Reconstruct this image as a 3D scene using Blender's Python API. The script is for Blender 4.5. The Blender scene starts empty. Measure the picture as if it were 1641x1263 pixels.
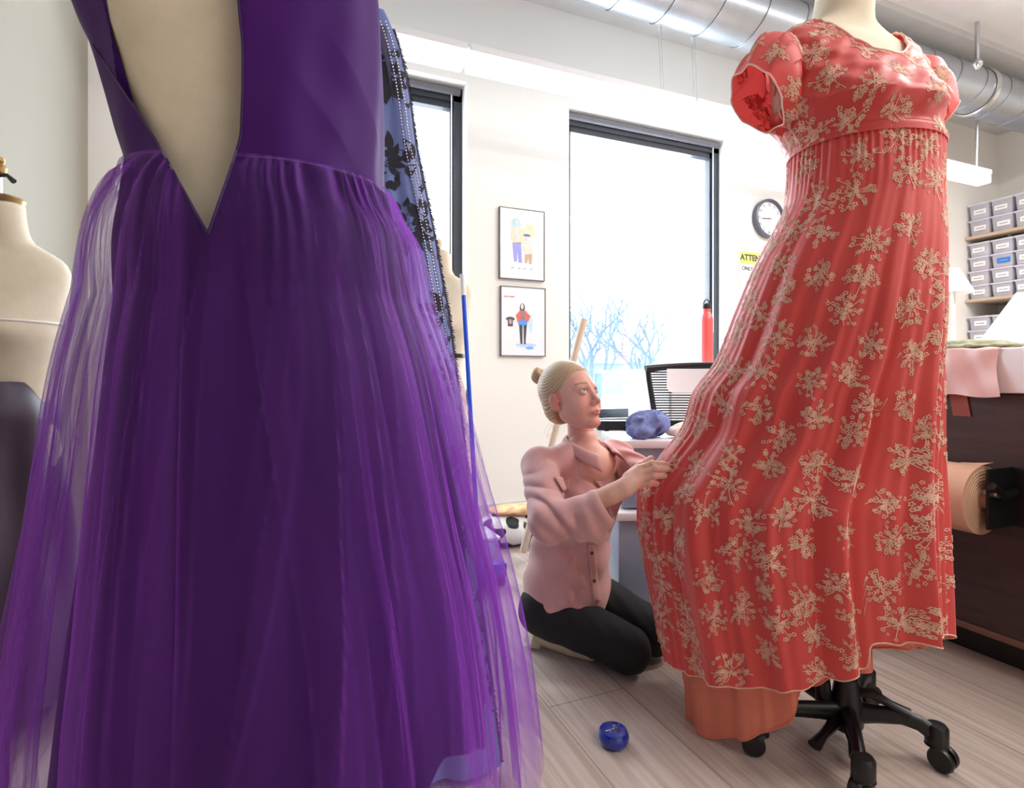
import bpy, bmesh, math, random
import numpy as np
from mathutils import Vector, Matrix
random.seed(7); rng = np.random.RandomState(7)
C = bpy.context.scene.collection
SC = bpy.context.scene
# ------------------------------------------------------------------ camera
H = 0.90; TH = math.radians(22.6); F = 890.0; CX = 820.5; HY = 605.0
SN, CS = math.sin(TH), math.cos(TH)
cd = bpy.data.cameras.new('camera'); cam = bpy.data.objects.new('camera', cd); C.objects.link(cam)
cam.location = (0, 0, H); cam.rotation_euler = (math.pi/2, 0, -TH)
cd.sensor_width = 36; cd.lens = 36*F/1641; cd.shift_y = (HY-631.5)/1641; cd.clip_start = .02
SC.camera = cam
# ------------------------------------------------------------------ light
w = bpy.data.worlds.new('world'); SC.world = w; w.use_nodes = True
bg = w.node_tree.nodes['Background']; bg.inputs[0].default_value = (.90, .96, 1, 1); bg.inputs[1].default_value = 3.2
def area(name, loc, rot, sx, sy, power, col=(1, 1, 1)):
    l = bpy.data.lights.new(name, 'AREA'); l.shape = 'RECTANGLE'; l.size = sx; l.size_y = sy; l.energy = power; l.color = col
    o = bpy.data.objects.new(name, l); o.location = loc; o.rotation_euler = rot; C.objects.link(o); return o
area('ceiling_fill_light', (3.3, -.3, 3.2), (0, 0, 0), 3.0, .35, 105, (1, .96, .91))
area('ceiling_fill_light', (2.4, -2.2, 3.2), (0, 0, 0), 3.0, .35, 42, (1, .96, .91))  # extra front fill from the right, added to brighten gown and floor
area('ceiling_fill_light', (4.2, .9, 3.25), (0, 0, 0), 2.0, .3, 95, (1, .97, .94))
area('window_daylight', (2.4, 3.55, 1.7), (-math.pi/2, 0, 0), 1.25, 2.0, 95, (.9, .95, 1))
area('window_daylight', (.36, 3.55, 1.7), (-math.pi/2, 0, 0), 1.25, 2.0, 50, (.9, .95, 1))
SC.view_settings.view_transform = 'Standard'; SC.view_settings.look = 'None'
SC.view_settings.gamma = 1; SC.view_settings.use_curve_mapping = False; SC.view_settings.exposure = 0.12
SC.cycles.transparent_max_bounces = 24; SC.cycles.max_bounces = 8; SC.cycles.use_denoising = True
# ------------------------------------------------------------------ helpers
def W(L, T, z): return Vector((L*CS+T*SN, -L*SN+T*CS, z))          # camera-facing ground axes -> world
def WA(a):
    a = np.asarray(a, float); o = np.empty_like(a)
    o[..., 0] = a[..., 0]*CS+a[..., 1]*SN; o[..., 1] = -a[..., 0]*SN+a[..., 1]*CS; o[..., 2] = a[..., 2]; return o
def LT(px, py, T): return ((px-CX)/F*T, T, H+(HY-py)/F*T)
def PX(px, py, T): return W(*LT(px, py, T))
def PW(px, py, Y): return PX(px, py, Y/(CS-(px-CX)/F*SN))            # meets the plane y = Y
def PR(px, py, X): return PX(px, py, X/(SN+(px-CX)/F*CS))            # meets the plane x = X
def PF(px, py, z=0): return PX(px, py, (H-z)*F/(py-HY))              # meets the height z
def rgb(r, g, b):
    f = lambda c: ((c/255+.055)/1.055)**2.4 if c > 10 else c/255/12.92
    return (f(r), f(g), f(b), 1)
def mat(name, col, rough=.6, metal=0, noise=0, nscale=20, bump=0, bscale=200, trans=0, alpha=1, sheen=0, emis=None, stretch=None, coat=0):
    m = bpy.data.materials.new(name); m.use_nodes = True; nt = m.node_tree; b = nt.nodes['Principled BSDF']
    b.inputs['Base Color'].default_value = col; b.inputs['Roughness'].default_value = rough; b.inputs['Metallic'].default_value = metal
    b.inputs['Transmission Weight'].default_value = trans; b.inputs['Alpha'].default_value = alpha; b.inputs['Sheen Weight'].default_value = sheen
    b.inputs['Coat Weight'].default_value = coat
    if emis: b.inputs['Emission Color'].default_value = emis[0]; b.inputs['Emission Strength'].default_value = emis[1]
    tc = nt.nodes.new('ShaderNodeTexCoord'); mp = nt.nodes.new('ShaderNodeMapping'); nt.links.new(tc.outputs['Object'], mp.inputs[0])
    if stretch: mp.inputs['Scale'].default_value = stretch
    n = nt.nodes.new('ShaderNodeTexNoise'); n.inputs['Scale'].default_value = nscale; n.inputs['Detail'].default_value = 4
    nt.links.new(mp.outputs[0], n.inputs['Vector'])
    if noise:
        r = nt.nodes.new('ShaderNodeValToRGB'); e = r.color_ramp.elements; k = 1-noise
        e[0].position = .3; e[1].position = .7
        e[0].color = (col[0]*k, col[1]*k, col[2]*k, 1); e[1].color = (min(1, col[0]*(1+noise)), min(1, col[1]*(1+noise)), min(1, col[2]*(1+noise)), 1)
        nt.links.new(n.outputs[0], r.inputs[0]); nt.links.new(r.outputs[0], b.inputs['Base Color'])
    if bump:
        n2 = nt.nodes.new('ShaderNodeTexNoise'); n2.inputs['Scale'].default_value = bscale; nt.links.new(mp.outputs[0], n2.inputs['Vector'])
        bp = nt.nodes.new('ShaderNodeBump'); bp.inputs['Strength'].default_value = bump; bp.inputs['Distance'].default_value = .002
        nt.links.new(n2.outputs[0], bp.inputs['Height']); nt.links.new(bp.outputs[0], b.inputs['Normal'])
    return m
def link(name, me, m=None, parent=None, smooth=True):
    if m is not None:
        for x in (m if isinstance(m, (list, tuple)) else [m]): me.materials.append(x)
    if smooth: me.polygons.foreach_set('use_smooth', [True]*len(me.polygons))
    o = bpy.data.objects.new(name, me); C.objects.link(o)
    if parent is not None: o.parent = parent; o.matrix_parent_inverse = parent_world(parent).inverted()
    return o
def parent_world(o):
    m = Matrix.LocRotScale(o.location, o.rotation_euler, o.scale)
    return (parent_world(o.parent) @ o.matrix_parent_inverse @ m) if o.parent else m
def pyd(name, v, f, m=None, parent=None, smooth=True):
    me = bpy.data.meshes.new(name); me.from_pydata([tuple(map(float, x)) for x in v], [], [tuple(int(i) for i in x) for x in f]); me.update()
    return link(name, me, m, parent, smooth)
def tag(o, label=None, cat=None, group=None, kind=None):
    if label: o['label'] = label
    if cat: o['category'] = cat
    if group: o['group'] = group
    if kind: o['kind'] = kind
    return o
def empty(name, loc, label, cat, group=None, rz=0):
    o = bpy.data.objects.new(name, None); o.empty_display_size = .05; o.location = loc; o.rotation_euler = (0, 0, rz); C.objects.link(o)
    return tag(o, label, cat, group)
def copy_tree(o, parent=None):
    c = o.copy(); C.objects.link(c); c.parent = parent
    for ch in list(o.children): copy_tree(ch, c)
    return c
class MB:
    """collects shapes, then builds ONE mesh object"""
    def __init__(s): s.bm = bmesh.new()
    def box(s, a, b, bev=0, M=None, seg=2):
        a = Vector(a); b = Vector(b); r = bmesh.ops.create_cube(s.bm, size=1); v = r['verts']
        for x in v: x.co = Vector((a[i]+(b[i]-a[i])*(x.co[i]+.5) for i in range(3)))
        if bev:
            es = list({e for x in v for e in x.link_edges}); q = bmesh.ops.bevel(s.bm, geom=es, offset=bev, segments=seg, affect='EDGES', profile=.6)
            v = list({x for f_ in q['faces'] for x in f_.verts} | {x for x in v if x.is_valid})
        if M is not None: bmesh.ops.transform(s.bm, matrix=M, verts=v)
        return s
    def tube(s, pts, r, n=10, cap=True, sx=1, up=None):
        pts = [Vector(p) for p in pts]; rr = r if hasattr(r, '__len__') else [r]*len(pts); prev = None; rings = []
        ref = Vector(up) if up else Vector((.123, .31, .94))
        for i, p in enumerate(pts):
            d = (pts[min(i+1, len(pts)-1)]-pts[max(i-1, 0)]).normalized()
            x = d.cross(ref)
            if x.length < .05: x = d.cross(Vector((1, 0, 0)))
            if prev is not None and up is None:
                x = prev-d*prev.dot(d)
            x.normalize(); y = d.cross(x); prev = x
            rings.append([s.bm.verts.new(p+(x*math.cos(2*math.pi*k/n)*sx+y*math.sin(2*math.pi*k/n))*rr[i]) for k in range(n)])
        for a, b in zip(rings[:-1], rings[1:]):
            for k in range(n): s.bm.faces.new((a[k], a[(k+1) % n], b[(k+1) % n], b[k]))
        if cap: s.bm.faces.new(rings[0][::-1]); s.bm.faces.new(rings[-1])
        return s
    def lathe(s, prof, c, n=24, ax=None, cap=True):
        c = Vector(c); R = (Vector((0, 0, 1)).rotation_difference(Vector(ax)).to_matrix() if ax is not None else Matrix.Identity(3)); rings = []
        for (r, z) in prof: rings.append([s.bm.verts.new(c+R @ Vector((r*math.cos(2*math.pi*k/n), r*math.sin(2*math.pi*k/n), z))) for k in range(n)])
        for a, b in zip(rings[:-1], rings[1:]):
            for k in range(n): s.bm.faces.new((a[k], a[(k+1) % n], b[(k+1) % n], b[k]))
        if cap: s.bm.faces.new(rings[0][::-1]); s.bm.faces.new(rings[-1])
        return s
    def ball(s, c, r, M=None, n=16):
        q = bmesh.ops.create_uvsphere(s.bm, u_segments=n, v_segments=max(6, n//2), radius=1)
        rr = Vector(r) if hasattr(r, '__len__') else Vector((r, r, r))
        for x in q['verts']:
            p = Vector((x.co[0]*rr[0], x.co[1]*rr[1], x.co[2]*rr[2]))
            x.co = Vector(c)+((M @ p) if M is not None else p)
        return s
    def poly(s, pts, depth=None):
        """flat polygon; depth vector makes it a prism"""
        a = [s.bm.verts.new(Vector(p)) for p in pts]
        if depth is None: s.bm.faces.new(a); return s
        d = Vector(depth); b = [s.bm.verts.new(Vector(p)+d) for p in pts]; n = len(a)
        s.bm.faces.new(a[::-1]); s.bm.faces.new(b)
        for k in range(n): s.bm.faces.new((a[k], a[(k+1) % n], b[(k+1) % n], b[k]))
        return s
    def build(s, name, m=None, parent=None, smooth=True):
        bmesh.ops.recalc_face_normals(s.bm, faces=s.bm.faces)
        me = bpy.data.meshes.new(name); s.bm.to_mesh(me); s.bm.free(); o = link(name, me, m, parent, smooth)
        if smooth: me.set_sharp_from_angle(angle=math.radians(38))
        return o
def text(name, body, size, M, m, parent=None, ext=.0006, align='CENTER', bold=0):
    cu = bpy.data.curves.new(name, 'FONT'); cu.body = body; cu.size = size; cu.extrude = ext; cu.align_x = align; cu.align_y = 'CENTER'; cu.offset = bold
    t = bpy.data.objects.new(name, cu); C.objects.link(t); bpy.context.view_layer.update()
    me = bpy.data.meshes.new_from_object(t.evaluated_get(bpy.context.evaluated_depsgraph_get())); bpy.data.objects.remove(t)
    me.transform(M); me.name = name; me.materials.clear()
    return link(name, me, m, parent, False)
# --- numpy geometry
def cr(xs, ys, x):
    """smooth (pchip-like) interpolation of rows ys at xs"""
    xs = np.asarray(xs, float); ys = np.asarray(ys, float); x = np.asarray(x, float); one = ys.ndim == 1
    if one: ys = ys[:, None]
    if xs[0] > xs[-1]: xs = xs[::-1]; ys = ys[::-1]
    h = np.diff(xs)[:, None]; d = np.diff(ys, axis=0)/h; m = np.zeros_like(ys); m[0] = d[0]; m[-1] = d[-1]
    s = d[:-1]*d[1:]; m[1:-1] = np.where(s > 0, 2*s/np.where(np.abs(d[:-1]+d[1:]) < 1e-12, 1, d[:-1]+d[1:]), 0)
    i = np.clip(np.searchsorted(xs, x, 'right')-1, 0, len(xs)-2); hh = (xs[i+1]-xs[i])[..., None]; t = ((x-xs[i])[..., None]/hh)
    t = np.clip(t, 0, 1); r = (2*t**3-3*t*t+1)*ys[i]+(t**3-2*t*t+t)*hh*m[i]+(-2*t**3+3*t*t)*ys[i+1]+(t**3-t*t)*hh*m[i+1]
    return r[..., 0] if one else r
def grid_faces(nv, nu, wrap=True):
    i = np.arange(nv-1)[:, None]; j = np.arange(nu if wrap else nu-1)[None]; j2 = (j+1) % nu
    return np.stack([i*nu+j, i*nu+j2, (i+1)*nu+j2, (i+1)*nu+j], -1).reshape(-1, 4)
def clip(V, Fq, f):
    """keep the part of a mesh where f > 0 (extra columns of V travel along)"""
    V = np.asarray(V, float); f = np.asarray(f, float)+1e-9; tr = np.asarray(Fq)
    out = []; nv = list(map(tuple, V)); cache = {}
    for q in tr:
        s = f[q] > 0
        if s.all(): out.append(tuple(q)); continue
        if not s.any(): continue
        poly = []
        for k in range(len(q)):
            a, b = int(q[k]), int(q[(k+1) % len(q)])
            if f[a] > 0: poly.append(a)
            if (f[a] > 0) != (f[b] > 0):
                key = (min(a, b), max(a, b))
                if key not in cache:
                    t = f[a]/(f[a]-f[b]); cache[key] = len(nv); nv.append(tuple(V[a]+(V[b]-V[a])*t))
                poly.append(cache[key])
        if len(poly) > 2: out.append(tuple(poly))
    used = sorted({i for p in out for i in p}); mp = {u: k for k, u in enumerate(used)}
    return np.array([nv[u] for u in used]), [tuple(mp[i] for i in p) for p in out]
def surfnets(f, lo, hi, h):
    ax = [np.arange(lo[i], hi[i]+h, h, dtype=np.float32) for i in range(3)]
    n = [len(a) for a in ax]; X, Y, Z = np.meshgrid(*ax, indexing='ij'); D = f(X, Y, Z).astype(np.float32); S = D < 0
    c = lambda A, i, j, k: A[i:n[0]-1+i, j:n[1]-1+j, k:n[2]-1+k]
    cnt = sum(c(S, i, j, k).astype(np.int8) for i in (0, 1) for j in (0, 1) for k in (0, 1))
    act = (cnt > 0) & (cnt < 8); idx = -np.ones(act.shape, np.int64); I = np.argwhere(act); idx[act] = np.arange(len(I))
    acc = np.zeros((len(I), 3)); num = np.zeros(len(I)); co = [(i, j, k) for i in (0, 1) for j in (0, 1) for k in (0, 1)]
    for a in co:
        for b in co:
            if sum(abs(a[q]-b[q]) for q in range(3)) != 1 or a > b: continue
            da = D[I[:, 0]+a[0], I[:, 1]+a[1], I[:, 2]+a[2]]; db = D[I[:, 0]+b[0], I[:, 1]+b[1], I[:, 2]+b[2]]
            x = (da < 0) != (db < 0); t = np.where(x, da/np.where(x, da-db, 1), 0)
            p = np.array(a)[None]+t[:, None]*(np.array(b)-np.array(a))[None]; acc += p*x[:, None]; num += x
    V = (I+acc/num[:, None])*h+np.array([a[0] for a in ax]); Fs = []
    for d in range(3):
        e1, e2 = (d+1) % 3, (d+2) % 3
        sl0 = [slice(None)]*3; sl1 = [slice(None)]*3; sl0[d] = slice(0, n[d]-1); sl1[d] = slice(1, n[d])
        A = S[tuple(sl0)]; B = S[tuple(sl1)]; P = np.argwhere(A != B)
        ok = (P[:, e1] > 0) & (P[:, e2] > 0) & (P[:, e1] < n[e1]-1) & (P[:, e2] < n[e2]-1); P = P[ok]
        inside = A[P[:, 0], P[:, 1], P[:, 2]]
        def at(o1, o2):
            Q = P.copy(); Q[:, e1] -= o1; Q[:, e2] -= o2; return idx[Q[:, 0], Q[:, 1], Q[:, 2]]
        q = np.stack([at(1, 1), at(0, 1), at(0, 0), at(1, 0)], 1); q[~inside] = q[~inside][:, ::-1]; Fs.append(q)
    return V, np.concatenate(Fs)
def smin(a, b, k):
    h = np.clip(.5+.5*(b-a)/k, 0, 1); return b+(a-b)*h-k*h*(1-h)
def smax(a, b, k): return -smin(-a, -b, k)
def s_cone(P, a, b, ra, rb):
    """capsule with a radius that changes from ra to rb"""
    X, Y, Z = P; a = np.array(a, float); b = np.array(b, float); d = b-a; L2 = float(d@d)
    t = np.clip(((X-a[0])*d[0]+(Y-a[1])*d[1]+(Z-a[2])*d[2])/L2, 0, 1)
    return np.sqrt((X-a[0]-t*d[0])**2+(Y-a[1]-t*d[1])**2+(Z-a[2]-t*d[2])**2)-(ra+(rb-ra)*t)
def s_ell(P, c, r, R=None):
    x, y, z = P[0]-c[0], P[1]-c[1], P[2]-c[2]
    if R is not None: x, y, z = (R[0][0]*x+R[1][0]*y+R[2][0]*z, R[0][1]*x+R[1][1]*y+R[2][1]*z, R[0][2]*x+R[1][2]*y+R[2][2]*z)
    k0 = np.sqrt((x/r[0])**2+(y/r[1])**2+(z/r[2])**2)+1e-6; k1 = np.sqrt((x/r[0]**2)**2+(y/r[1]**2)**2+(z/r[2]**2)**2)+1e-6
    return k0*(k0-1)/k1
# ------------------------------------------------------------------ setting
D = 3.3; XR = 6.7; CZ = 3.40
M_wall = mat('wall_paint', rgb(243, 240, 234), .8, bump=.15, bscale=90)
M_ceil = mat('ceiling_paint', rgb(226, 226, 226), .9, noise=.04, nscale=3)
M_beam = mat('beam_paint', rgb(205, 206, 205), .9, noise=.05, nscale=4)
M_frame = mat('window_frame_metal', rgb(58, 60, 66), .4, .3, noise=.1, nscale=8)
M_reveal = mat('reveal_paint', rgb(240, 244, 246), .7, noise=.02)
M_black = mat('black_metal', rgb(22, 23, 26), .42, .2, noise=.2, nscale=60)
M_blackpl = mat('black_plastic', rgb(20, 20, 23), .38, 0, noise=.15, nscale=80)
M_steel = mat('steel', rgb(205, 207, 210), .25, 1, noise=.08, nscale=30)
M_white = mat('white_plastic', rgb(238, 238, 240), .4, noise=.02)
def floor_material():
    m = bpy.data.materials.new('plank_floor'); m.use_nodes = True; nt = m.node_tree; b = nt.nodes['Principled BSDF']
    N = nt.nodes.new; tc = N('ShaderNodeTexCoord'); mp = N('ShaderNodeMapping'); mp.inputs['Rotation'].default_value = (0, 0, math.pi/2)
    mp.inputs['Location'].default_value = (.11, .045, 0)
    nt.links.new(tc.outputs['Object'], mp.inputs[0])
    br = N('ShaderNodeTexBrick'); br.inputs['Scale'].default_value = 1; br.inputs['Brick Width'].default_value = 1.25; br.inputs['Row Height'].default_value = .24
    br.inputs['Mortar Size'].default_value = .0022; br.inputs['Mortar Smooth'].default_value = .2; br.offset = .37
    br.inputs['Color1'].default_value = rgb(204, 188, 178); br.inputs['Color2'].default_value = rgb(194, 178, 168); br.inputs['Mortar'].default_value = rgb(158, 146, 138)
    nt.links.new(mp.outputs[0], br.inputs['Vector'])
    m2 = N('ShaderNodeMapping'); m2.inputs['Scale'].default_value = (30, 1.0, 1); nt.links.new(tc.outputs['Object'], m2.inputs[0])
    n = N('ShaderNodeTexNoise'); n.inputs['Scale'].default_value = 2.2; n.inputs['Detail'].default_value = 7; n.inputs['Distortion'].default_value = .6; nt.links.new(m2.outputs[0], n.inputs['Vector'])
    r = N('ShaderNodeValToRGB'); r.color_ramp.elements[0].position = .35; r.color_ramp.elements[0].color = rgb(214, 204, 198); r.color_ramp.elements[1].position = .62; r.color_ramp.elements[1].color = rgb(255, 252, 250)
    nt.links.new(n.outputs[0], r.inputs[0]); mx = N('ShaderNodeMix'); mx.data_type = 'RGBA'; mx.blend_type = 'MULTIPLY'; mx.inputs[0].default_value = .75
    nt.links.new(br.outputs['Color'], mx.inputs[6]); nt.links.new(r.outputs[0], mx.inputs[7]); nt.links.new(mx.outputs[2], b.inputs['Base Color'])
    b.inputs['Roughness'].default_value = .33; bp = N('ShaderNodeBump'); bp.inputs['Strength'].default_value = .12; bp.inputs['Distance'].default_value = .001
    nt.links.new(n.outputs[0], bp.inputs['Height']); nt.links.new(bp.outputs[0], b.inputs['Normal']); return m
X0, Y0 = -.87, -4.6
tag(MB().box((X0-.2, Y0, -.1), (XR+.2, D+.25, 0)).build('floor', floor_material(), None, False), kind='structure')
tag(MB().box((X0-.2, Y0, CZ), (XR+.2, D+.25, CZ+.12)).build('ceiling', M_ceil, None, False), kind='structure')
tag(MB().box((X0, 2.44, CZ-.05), (XR, D, CZ)).build('trim_1', M_beam, None, False), kind='structure')
tag(MB().box((X0-.2, Y0, 0), (X0, D+.2, CZ)).build('wall_left', mat('left_wall_dimmed', rgb(160, 153, 140), .85, noise=.02, nscale=2, bump=.15, bscale=90), None, False), kind='structure')  # beige darkened to stand in for the weaker light on this wall
tag(MB().box((XR, Y0, 0), (XR+.2, D+.2, CZ)).build('wall_right', M_wall, None, False), kind='structure')
tag(MB().box((X0-.2, Y0-.2, 0), (XR+.2, Y0, CZ)).build('wall_front', M_wall, None, False), kind='structure')
WZ0, WZ1 = .62, 2.74
def tX(px): return D*math.tan(TH+math.atan((px-CX)/F))
wins = [(-.33, tX(748)), (tX(912), tX(1167))]
wb = MB(); xs = [X0]+[v for ab in wins for v in ab]+[XR]
for k in range(0, 6, 2): wb.box((xs[k], D, 0), (xs[k+1], D+.2, CZ))
for a, b in wins: wb.box((a, D, 0), (b, D+.2, WZ0)); wb.box((a, D, WZ1), (b, D+.2, CZ))
bmesh.ops.remove_doubles(wb.bm, verts=wb.bm.verts, dist=1e-4)
tag(wb.build('wall_back', M_wall, None, False), kind='structure')
M_glass = mat('window_glass', (1, 1, 1, 1), .02, trans=1)
g = M_glass.node_tree; tr = g.nodes.new('ShaderNodeBsdfTransparent'); tr.inputs[0].default_value = (.93, .97, 1, 1); gl = g.nodes.new('ShaderNodeBsdfGlossy'); gl.inputs['Roughness'].default_value = .02
mxs = g.nodes.new('ShaderNodeMixShader'); mxs.inputs[0].default_value = .05; g.links.new(tr.outputs[0], mxs.inputs[1]); g.links.new(gl.outputs[0], mxs.inputs[2]); g.links.new(mxs.outputs[0], g.nodes['Material Output'].inputs[0])
M_roller = mat('blind_roll', rgb(96, 92, 98), .6, noise=.05)
M_sill = mat('sill_paint', rgb(150, 152, 160), .4, noise=.04)
for n, (a, b) in enumerate(wins, 1):
    y0, y1 = D+.10, D+.17; f = .055
    fr = MB().box((a, y0, WZ0), (a+f, y1, WZ1)).box((b-f, y0, WZ0), (b, y1, WZ1)).box((a, y0, WZ1-f-.03), (b, y1, WZ1)).box((a, y0, WZ0), (b, y1, WZ0+f))
    fr.box((a+f, y0+.02, WZ0), (a+f+.02, y1, WZ1)).box((b-f-.02, y0+.02, WZ0), (b-f, y1, WZ1)).box((a, y0+.02, WZ1-f-.07), (b, y1, WZ1-f))
    wo = tag(fr.build(f'window_{n}', M_frame, None, False), kind='structure')
    MB().box((a+f, D+.13, WZ0+f), (b-f, D+.136, WZ1-f)).build('pane', M_glass, wo, False)
    MB().tube([(a+.02, y0-.02, WZ1-.035), (b-.02, y0-.02, WZ1-.035)], .022, 14).build('roller_blind', M_roller, wo)
    MB().tube([(b-.075, y0-.02, WZ1-.05), (b-.075, y0-.02, 1.25)], .004, 6).build('blind_cord', M_white, wo)
    MB().box((a-.0, D-.03, WZ0-.03), (b, D+.1, WZ0), .004).build('window_sill', M_sill, wo, False)
tag(MB().box((X0, D-.015, 0), (XR, D, .1)).build('baseboard_back', mat('baseboard', rgb(210, 208, 205), .6, noise=.03), None, False), kind='structure')
# ---- outside: street with bare trees and a low building, strongly lit
M_bark = mat('hazed_bark', rgb(138, 160, 176), .9, noise=.15, nscale=9)  # pale blue puts the outdoor haze and bloom into the bark colour
def tree(base, h, seed, label):
    r = random.Random(seed); mb = MB()
    def br(p, d, L, rad, lv):
        q = [p]; dd = d.copy()
        for k in range(3):
            dd = (dd+Vector((r.uniform(-.18, .18), r.uniform(-.18, .18), r.uniform(-.05, .15)))).normalized(); q.append(q[-1]+dd*L/3)
        mb.tube(q, [rad, rad*.9, rad*.8, rad*.68], 6 if lv < 3 else 4)
        if lv < 5:
            for k in range(3 if lv else 4):
                a = r.uniform(0, 6.28); s = r.uniform(.5, .95); nd = (dd+Vector((math.cos(a)*s, math.sin(a)*s, r.uniform(-.15, .4)))).normalized()
                br(q[r.choice([2, 3, 3])], nd, L*r.uniform(.62, .8), rad*.58, lv+1)
    br(Vector(base), Vector((0, 0, 1)), h, h*.085, 0)
    return tag(mb.build('bare_tree', M_bark), label, 'tree', 'bare street trees')
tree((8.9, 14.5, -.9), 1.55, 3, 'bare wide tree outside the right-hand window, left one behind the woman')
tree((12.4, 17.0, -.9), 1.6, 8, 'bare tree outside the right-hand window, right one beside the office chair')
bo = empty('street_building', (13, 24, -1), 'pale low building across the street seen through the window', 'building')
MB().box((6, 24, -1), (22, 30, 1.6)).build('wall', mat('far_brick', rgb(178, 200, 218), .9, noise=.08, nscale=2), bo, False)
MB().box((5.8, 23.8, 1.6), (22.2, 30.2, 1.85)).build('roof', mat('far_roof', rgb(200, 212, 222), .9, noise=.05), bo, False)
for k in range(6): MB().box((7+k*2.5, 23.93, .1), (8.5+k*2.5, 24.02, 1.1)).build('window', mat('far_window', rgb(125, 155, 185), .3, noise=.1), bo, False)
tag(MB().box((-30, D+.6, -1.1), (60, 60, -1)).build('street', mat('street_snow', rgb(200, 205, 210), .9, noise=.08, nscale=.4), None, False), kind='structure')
# ---- suspended linear lamp, seen along the window wall
M_lamp = mat('lamp_diffuser', (1, 1, 1, 1), .5, emis=((1, .985, .96, 1), 2.2))
M_lbody = mat('lamp_body', rgb(235, 236, 240), .4, noise=.02)
LY = 2.72
a = PW(640, 62, LY); e = PW(1578, 279, LY); lz = (PW(1014, 168, LY).z+e.z)/2
for k, (xa, xb, lab) in enumerate([(X0+.02, PW(746, 100, LY).x-.006, 'long white linear pendant lamp, left section by the left window'), (PW(746, 100, LY).x+.006, PW(1107, 180, LY).x-.005, 'long white linear pendant lamp section between the two windows'), (PW(1107, 180, LY).x+.005, e.x, 'long white linear pendant lamp section ending at the right near the shelves')]):
    lo_ = empty('pendant_lamp', ((xa+xb)/2, LY, lz), lab, 'lamp', 'linear pendant lamps along the window wall')
    MB().box((xa, LY-.055, lz+.02), (xb, LY+.055, lz+.06), .008).build('housing', M_lbody, lo_, False)
    MB().box((xa+.003, LY-.052, lz-.05), (xb-.003, LY+.052, lz+.02), .015).build('diffuser', M_lamp, lo_, False)
    if k == 1:
        for dx, dy in ((-.30, -.03), (-.27, .03), (-.05, -.03), (-.02, .03)):
            MB().tube([(xb+dx+.08, LY+dy, lz+.05), (xb+dx+.04, LY+dy, CZ-.05)], .0018, 5).build('hanging_wire', M_steel, lo_)
    if k == 2: MB().tube([(xb-.12, LY, lz+.05), (xb-.10, LY, 3.05)], .012, 8).build('hanging_rod', M_steel, lo_)
# ---- spiral duct
DY = 2.62; dz = 3.13; dr = .165
du = empty('ventilation_duct', (3.5, DY, dz), 'large round galvanised spiral duct hanging under the ceiling', 'duct')
M_duct = mat('galvanised_duct', rgb(176, 182, 190), .34, .85, noise=.12, nscale=3, stretch=(1, .2, .2))
MB().tube([(X0+.01+k*.375, DY, dz) for k in range(20)], dr, 40).build('pipe', M_duct, du)
for k in range(24):
    x0 = -.72+k*.31; rb = MB(); pts = [(x0+.05*math.sin(t*2*math.pi/28), DY+(dr+.003)*math.cos(t*2*math.pi/28), dz+(dr+.003)*math.sin(t*2*math.pi/28)) for t in range(29)]; rb.tube(pts, .005, 5).build('seam_rib', M_duct, du)
for x0 in (3.2, 5.0): MB().lathe([(dr+.004, -.025), (dr+.014, -.02), (dr+.014, .02), (dr+.004, .025)], (x0, DY, dz), 40, (1, 0, 0), False).build('clamp_ring', M_steel, du)
p = PW(1566, 102, 2.35)
sp = empty('ceiling_sprinkler', (p.x, 2.35, CZ), 'small grey sprinkler hanging below the ceiling at upper right', 'sprinkler')
MB().tube([(p.x, 2.35, CZ), (p.x, 2.35, p.z+.03)], .014, 8).build('pipe', M_steel, sp); MB().lathe([(.012, -.04), (.03, -.02), (.035, 0), (.015, .03)], (p.x, 2.35, p.z), 14).build('head', M_steel, sp)
# ---- posters
M_pfr = mat('poster_frame', rgb(98, 96, 102), .4, noise=.1); M_print = mat('poster_paper', rgb(240, 241, 246), .25, noise=.01, coat=.6)
def c_(r, g, b): return mat('ink', rgb(r, g, b), .5, noise=.06, nscale=60)
def poster(px0, px1, py0, py1, label):
    a = PW(px0, py0, D-.02); b = PW(px1, py1, D-.02); x0, x1, z1, z0 = a.x, b.x, a.z, b.z
    z0 = (PW(px1, py1, D-.02).z); o = empty('framed_poster', ((x0+x1)/2, D-.012, z0), label, 'poster', 'framed fashion sketches')
    f = .0045; fr = MB()
    for q in (((x0, D-.022, z0), (x0+f, D, z1)), ((x1-f, D-.022, z0), (x1, D, z1)), ((x0, D-.022, z0), (x1, D, z0+f)), ((x0, D-.022, z1-f), (x1, D, z1))): fr.box(*q)
    fr.build('frame', M_pfr, o, False); pr = MB().box((x0+f, D-.018, z0+f), (x1-f, D-.004, z1-f)).build('print', M_print, o, False)
    def blob(name, pts, m, lift=0):
        MB().poly([(x0+(x1-x0)*u, D-.0185-lift, z1-(z1-z0)*v) for u, v in pts], (0, .0006, 0)).build(name, m, pr, False)
    return o, pr, blob, (x0, x1, z0, z1)
ell = lambda u, v, a, b, n=14: [(u+a*math.cos(2*math.pi*k/n), v+b*math.sin(2*math.pi*k/n)) for k in range(n)]
o, pr, B, _ = poster(800.6, 872.8, 330.5, 451, 'upper framed sketch of two figures in tan jackets, one in blue trousers')
B('wash', ell(.36, .22, .11, .09), c_(185, 228, 252)); B('wash', ell(.66, .30, .12, .11), c_(250, 224, 190))
B('hat', ell(.60, .365, .08, .018), c_(110, 110, 220), .001)
B('jacket', [(.26, .27), (.34, .24), (.44, .25), (.54, .30), (.56, .47), (.47, .49), (.28, .49), (.25, .45)], c_(240, 222, 196), .001)
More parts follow.
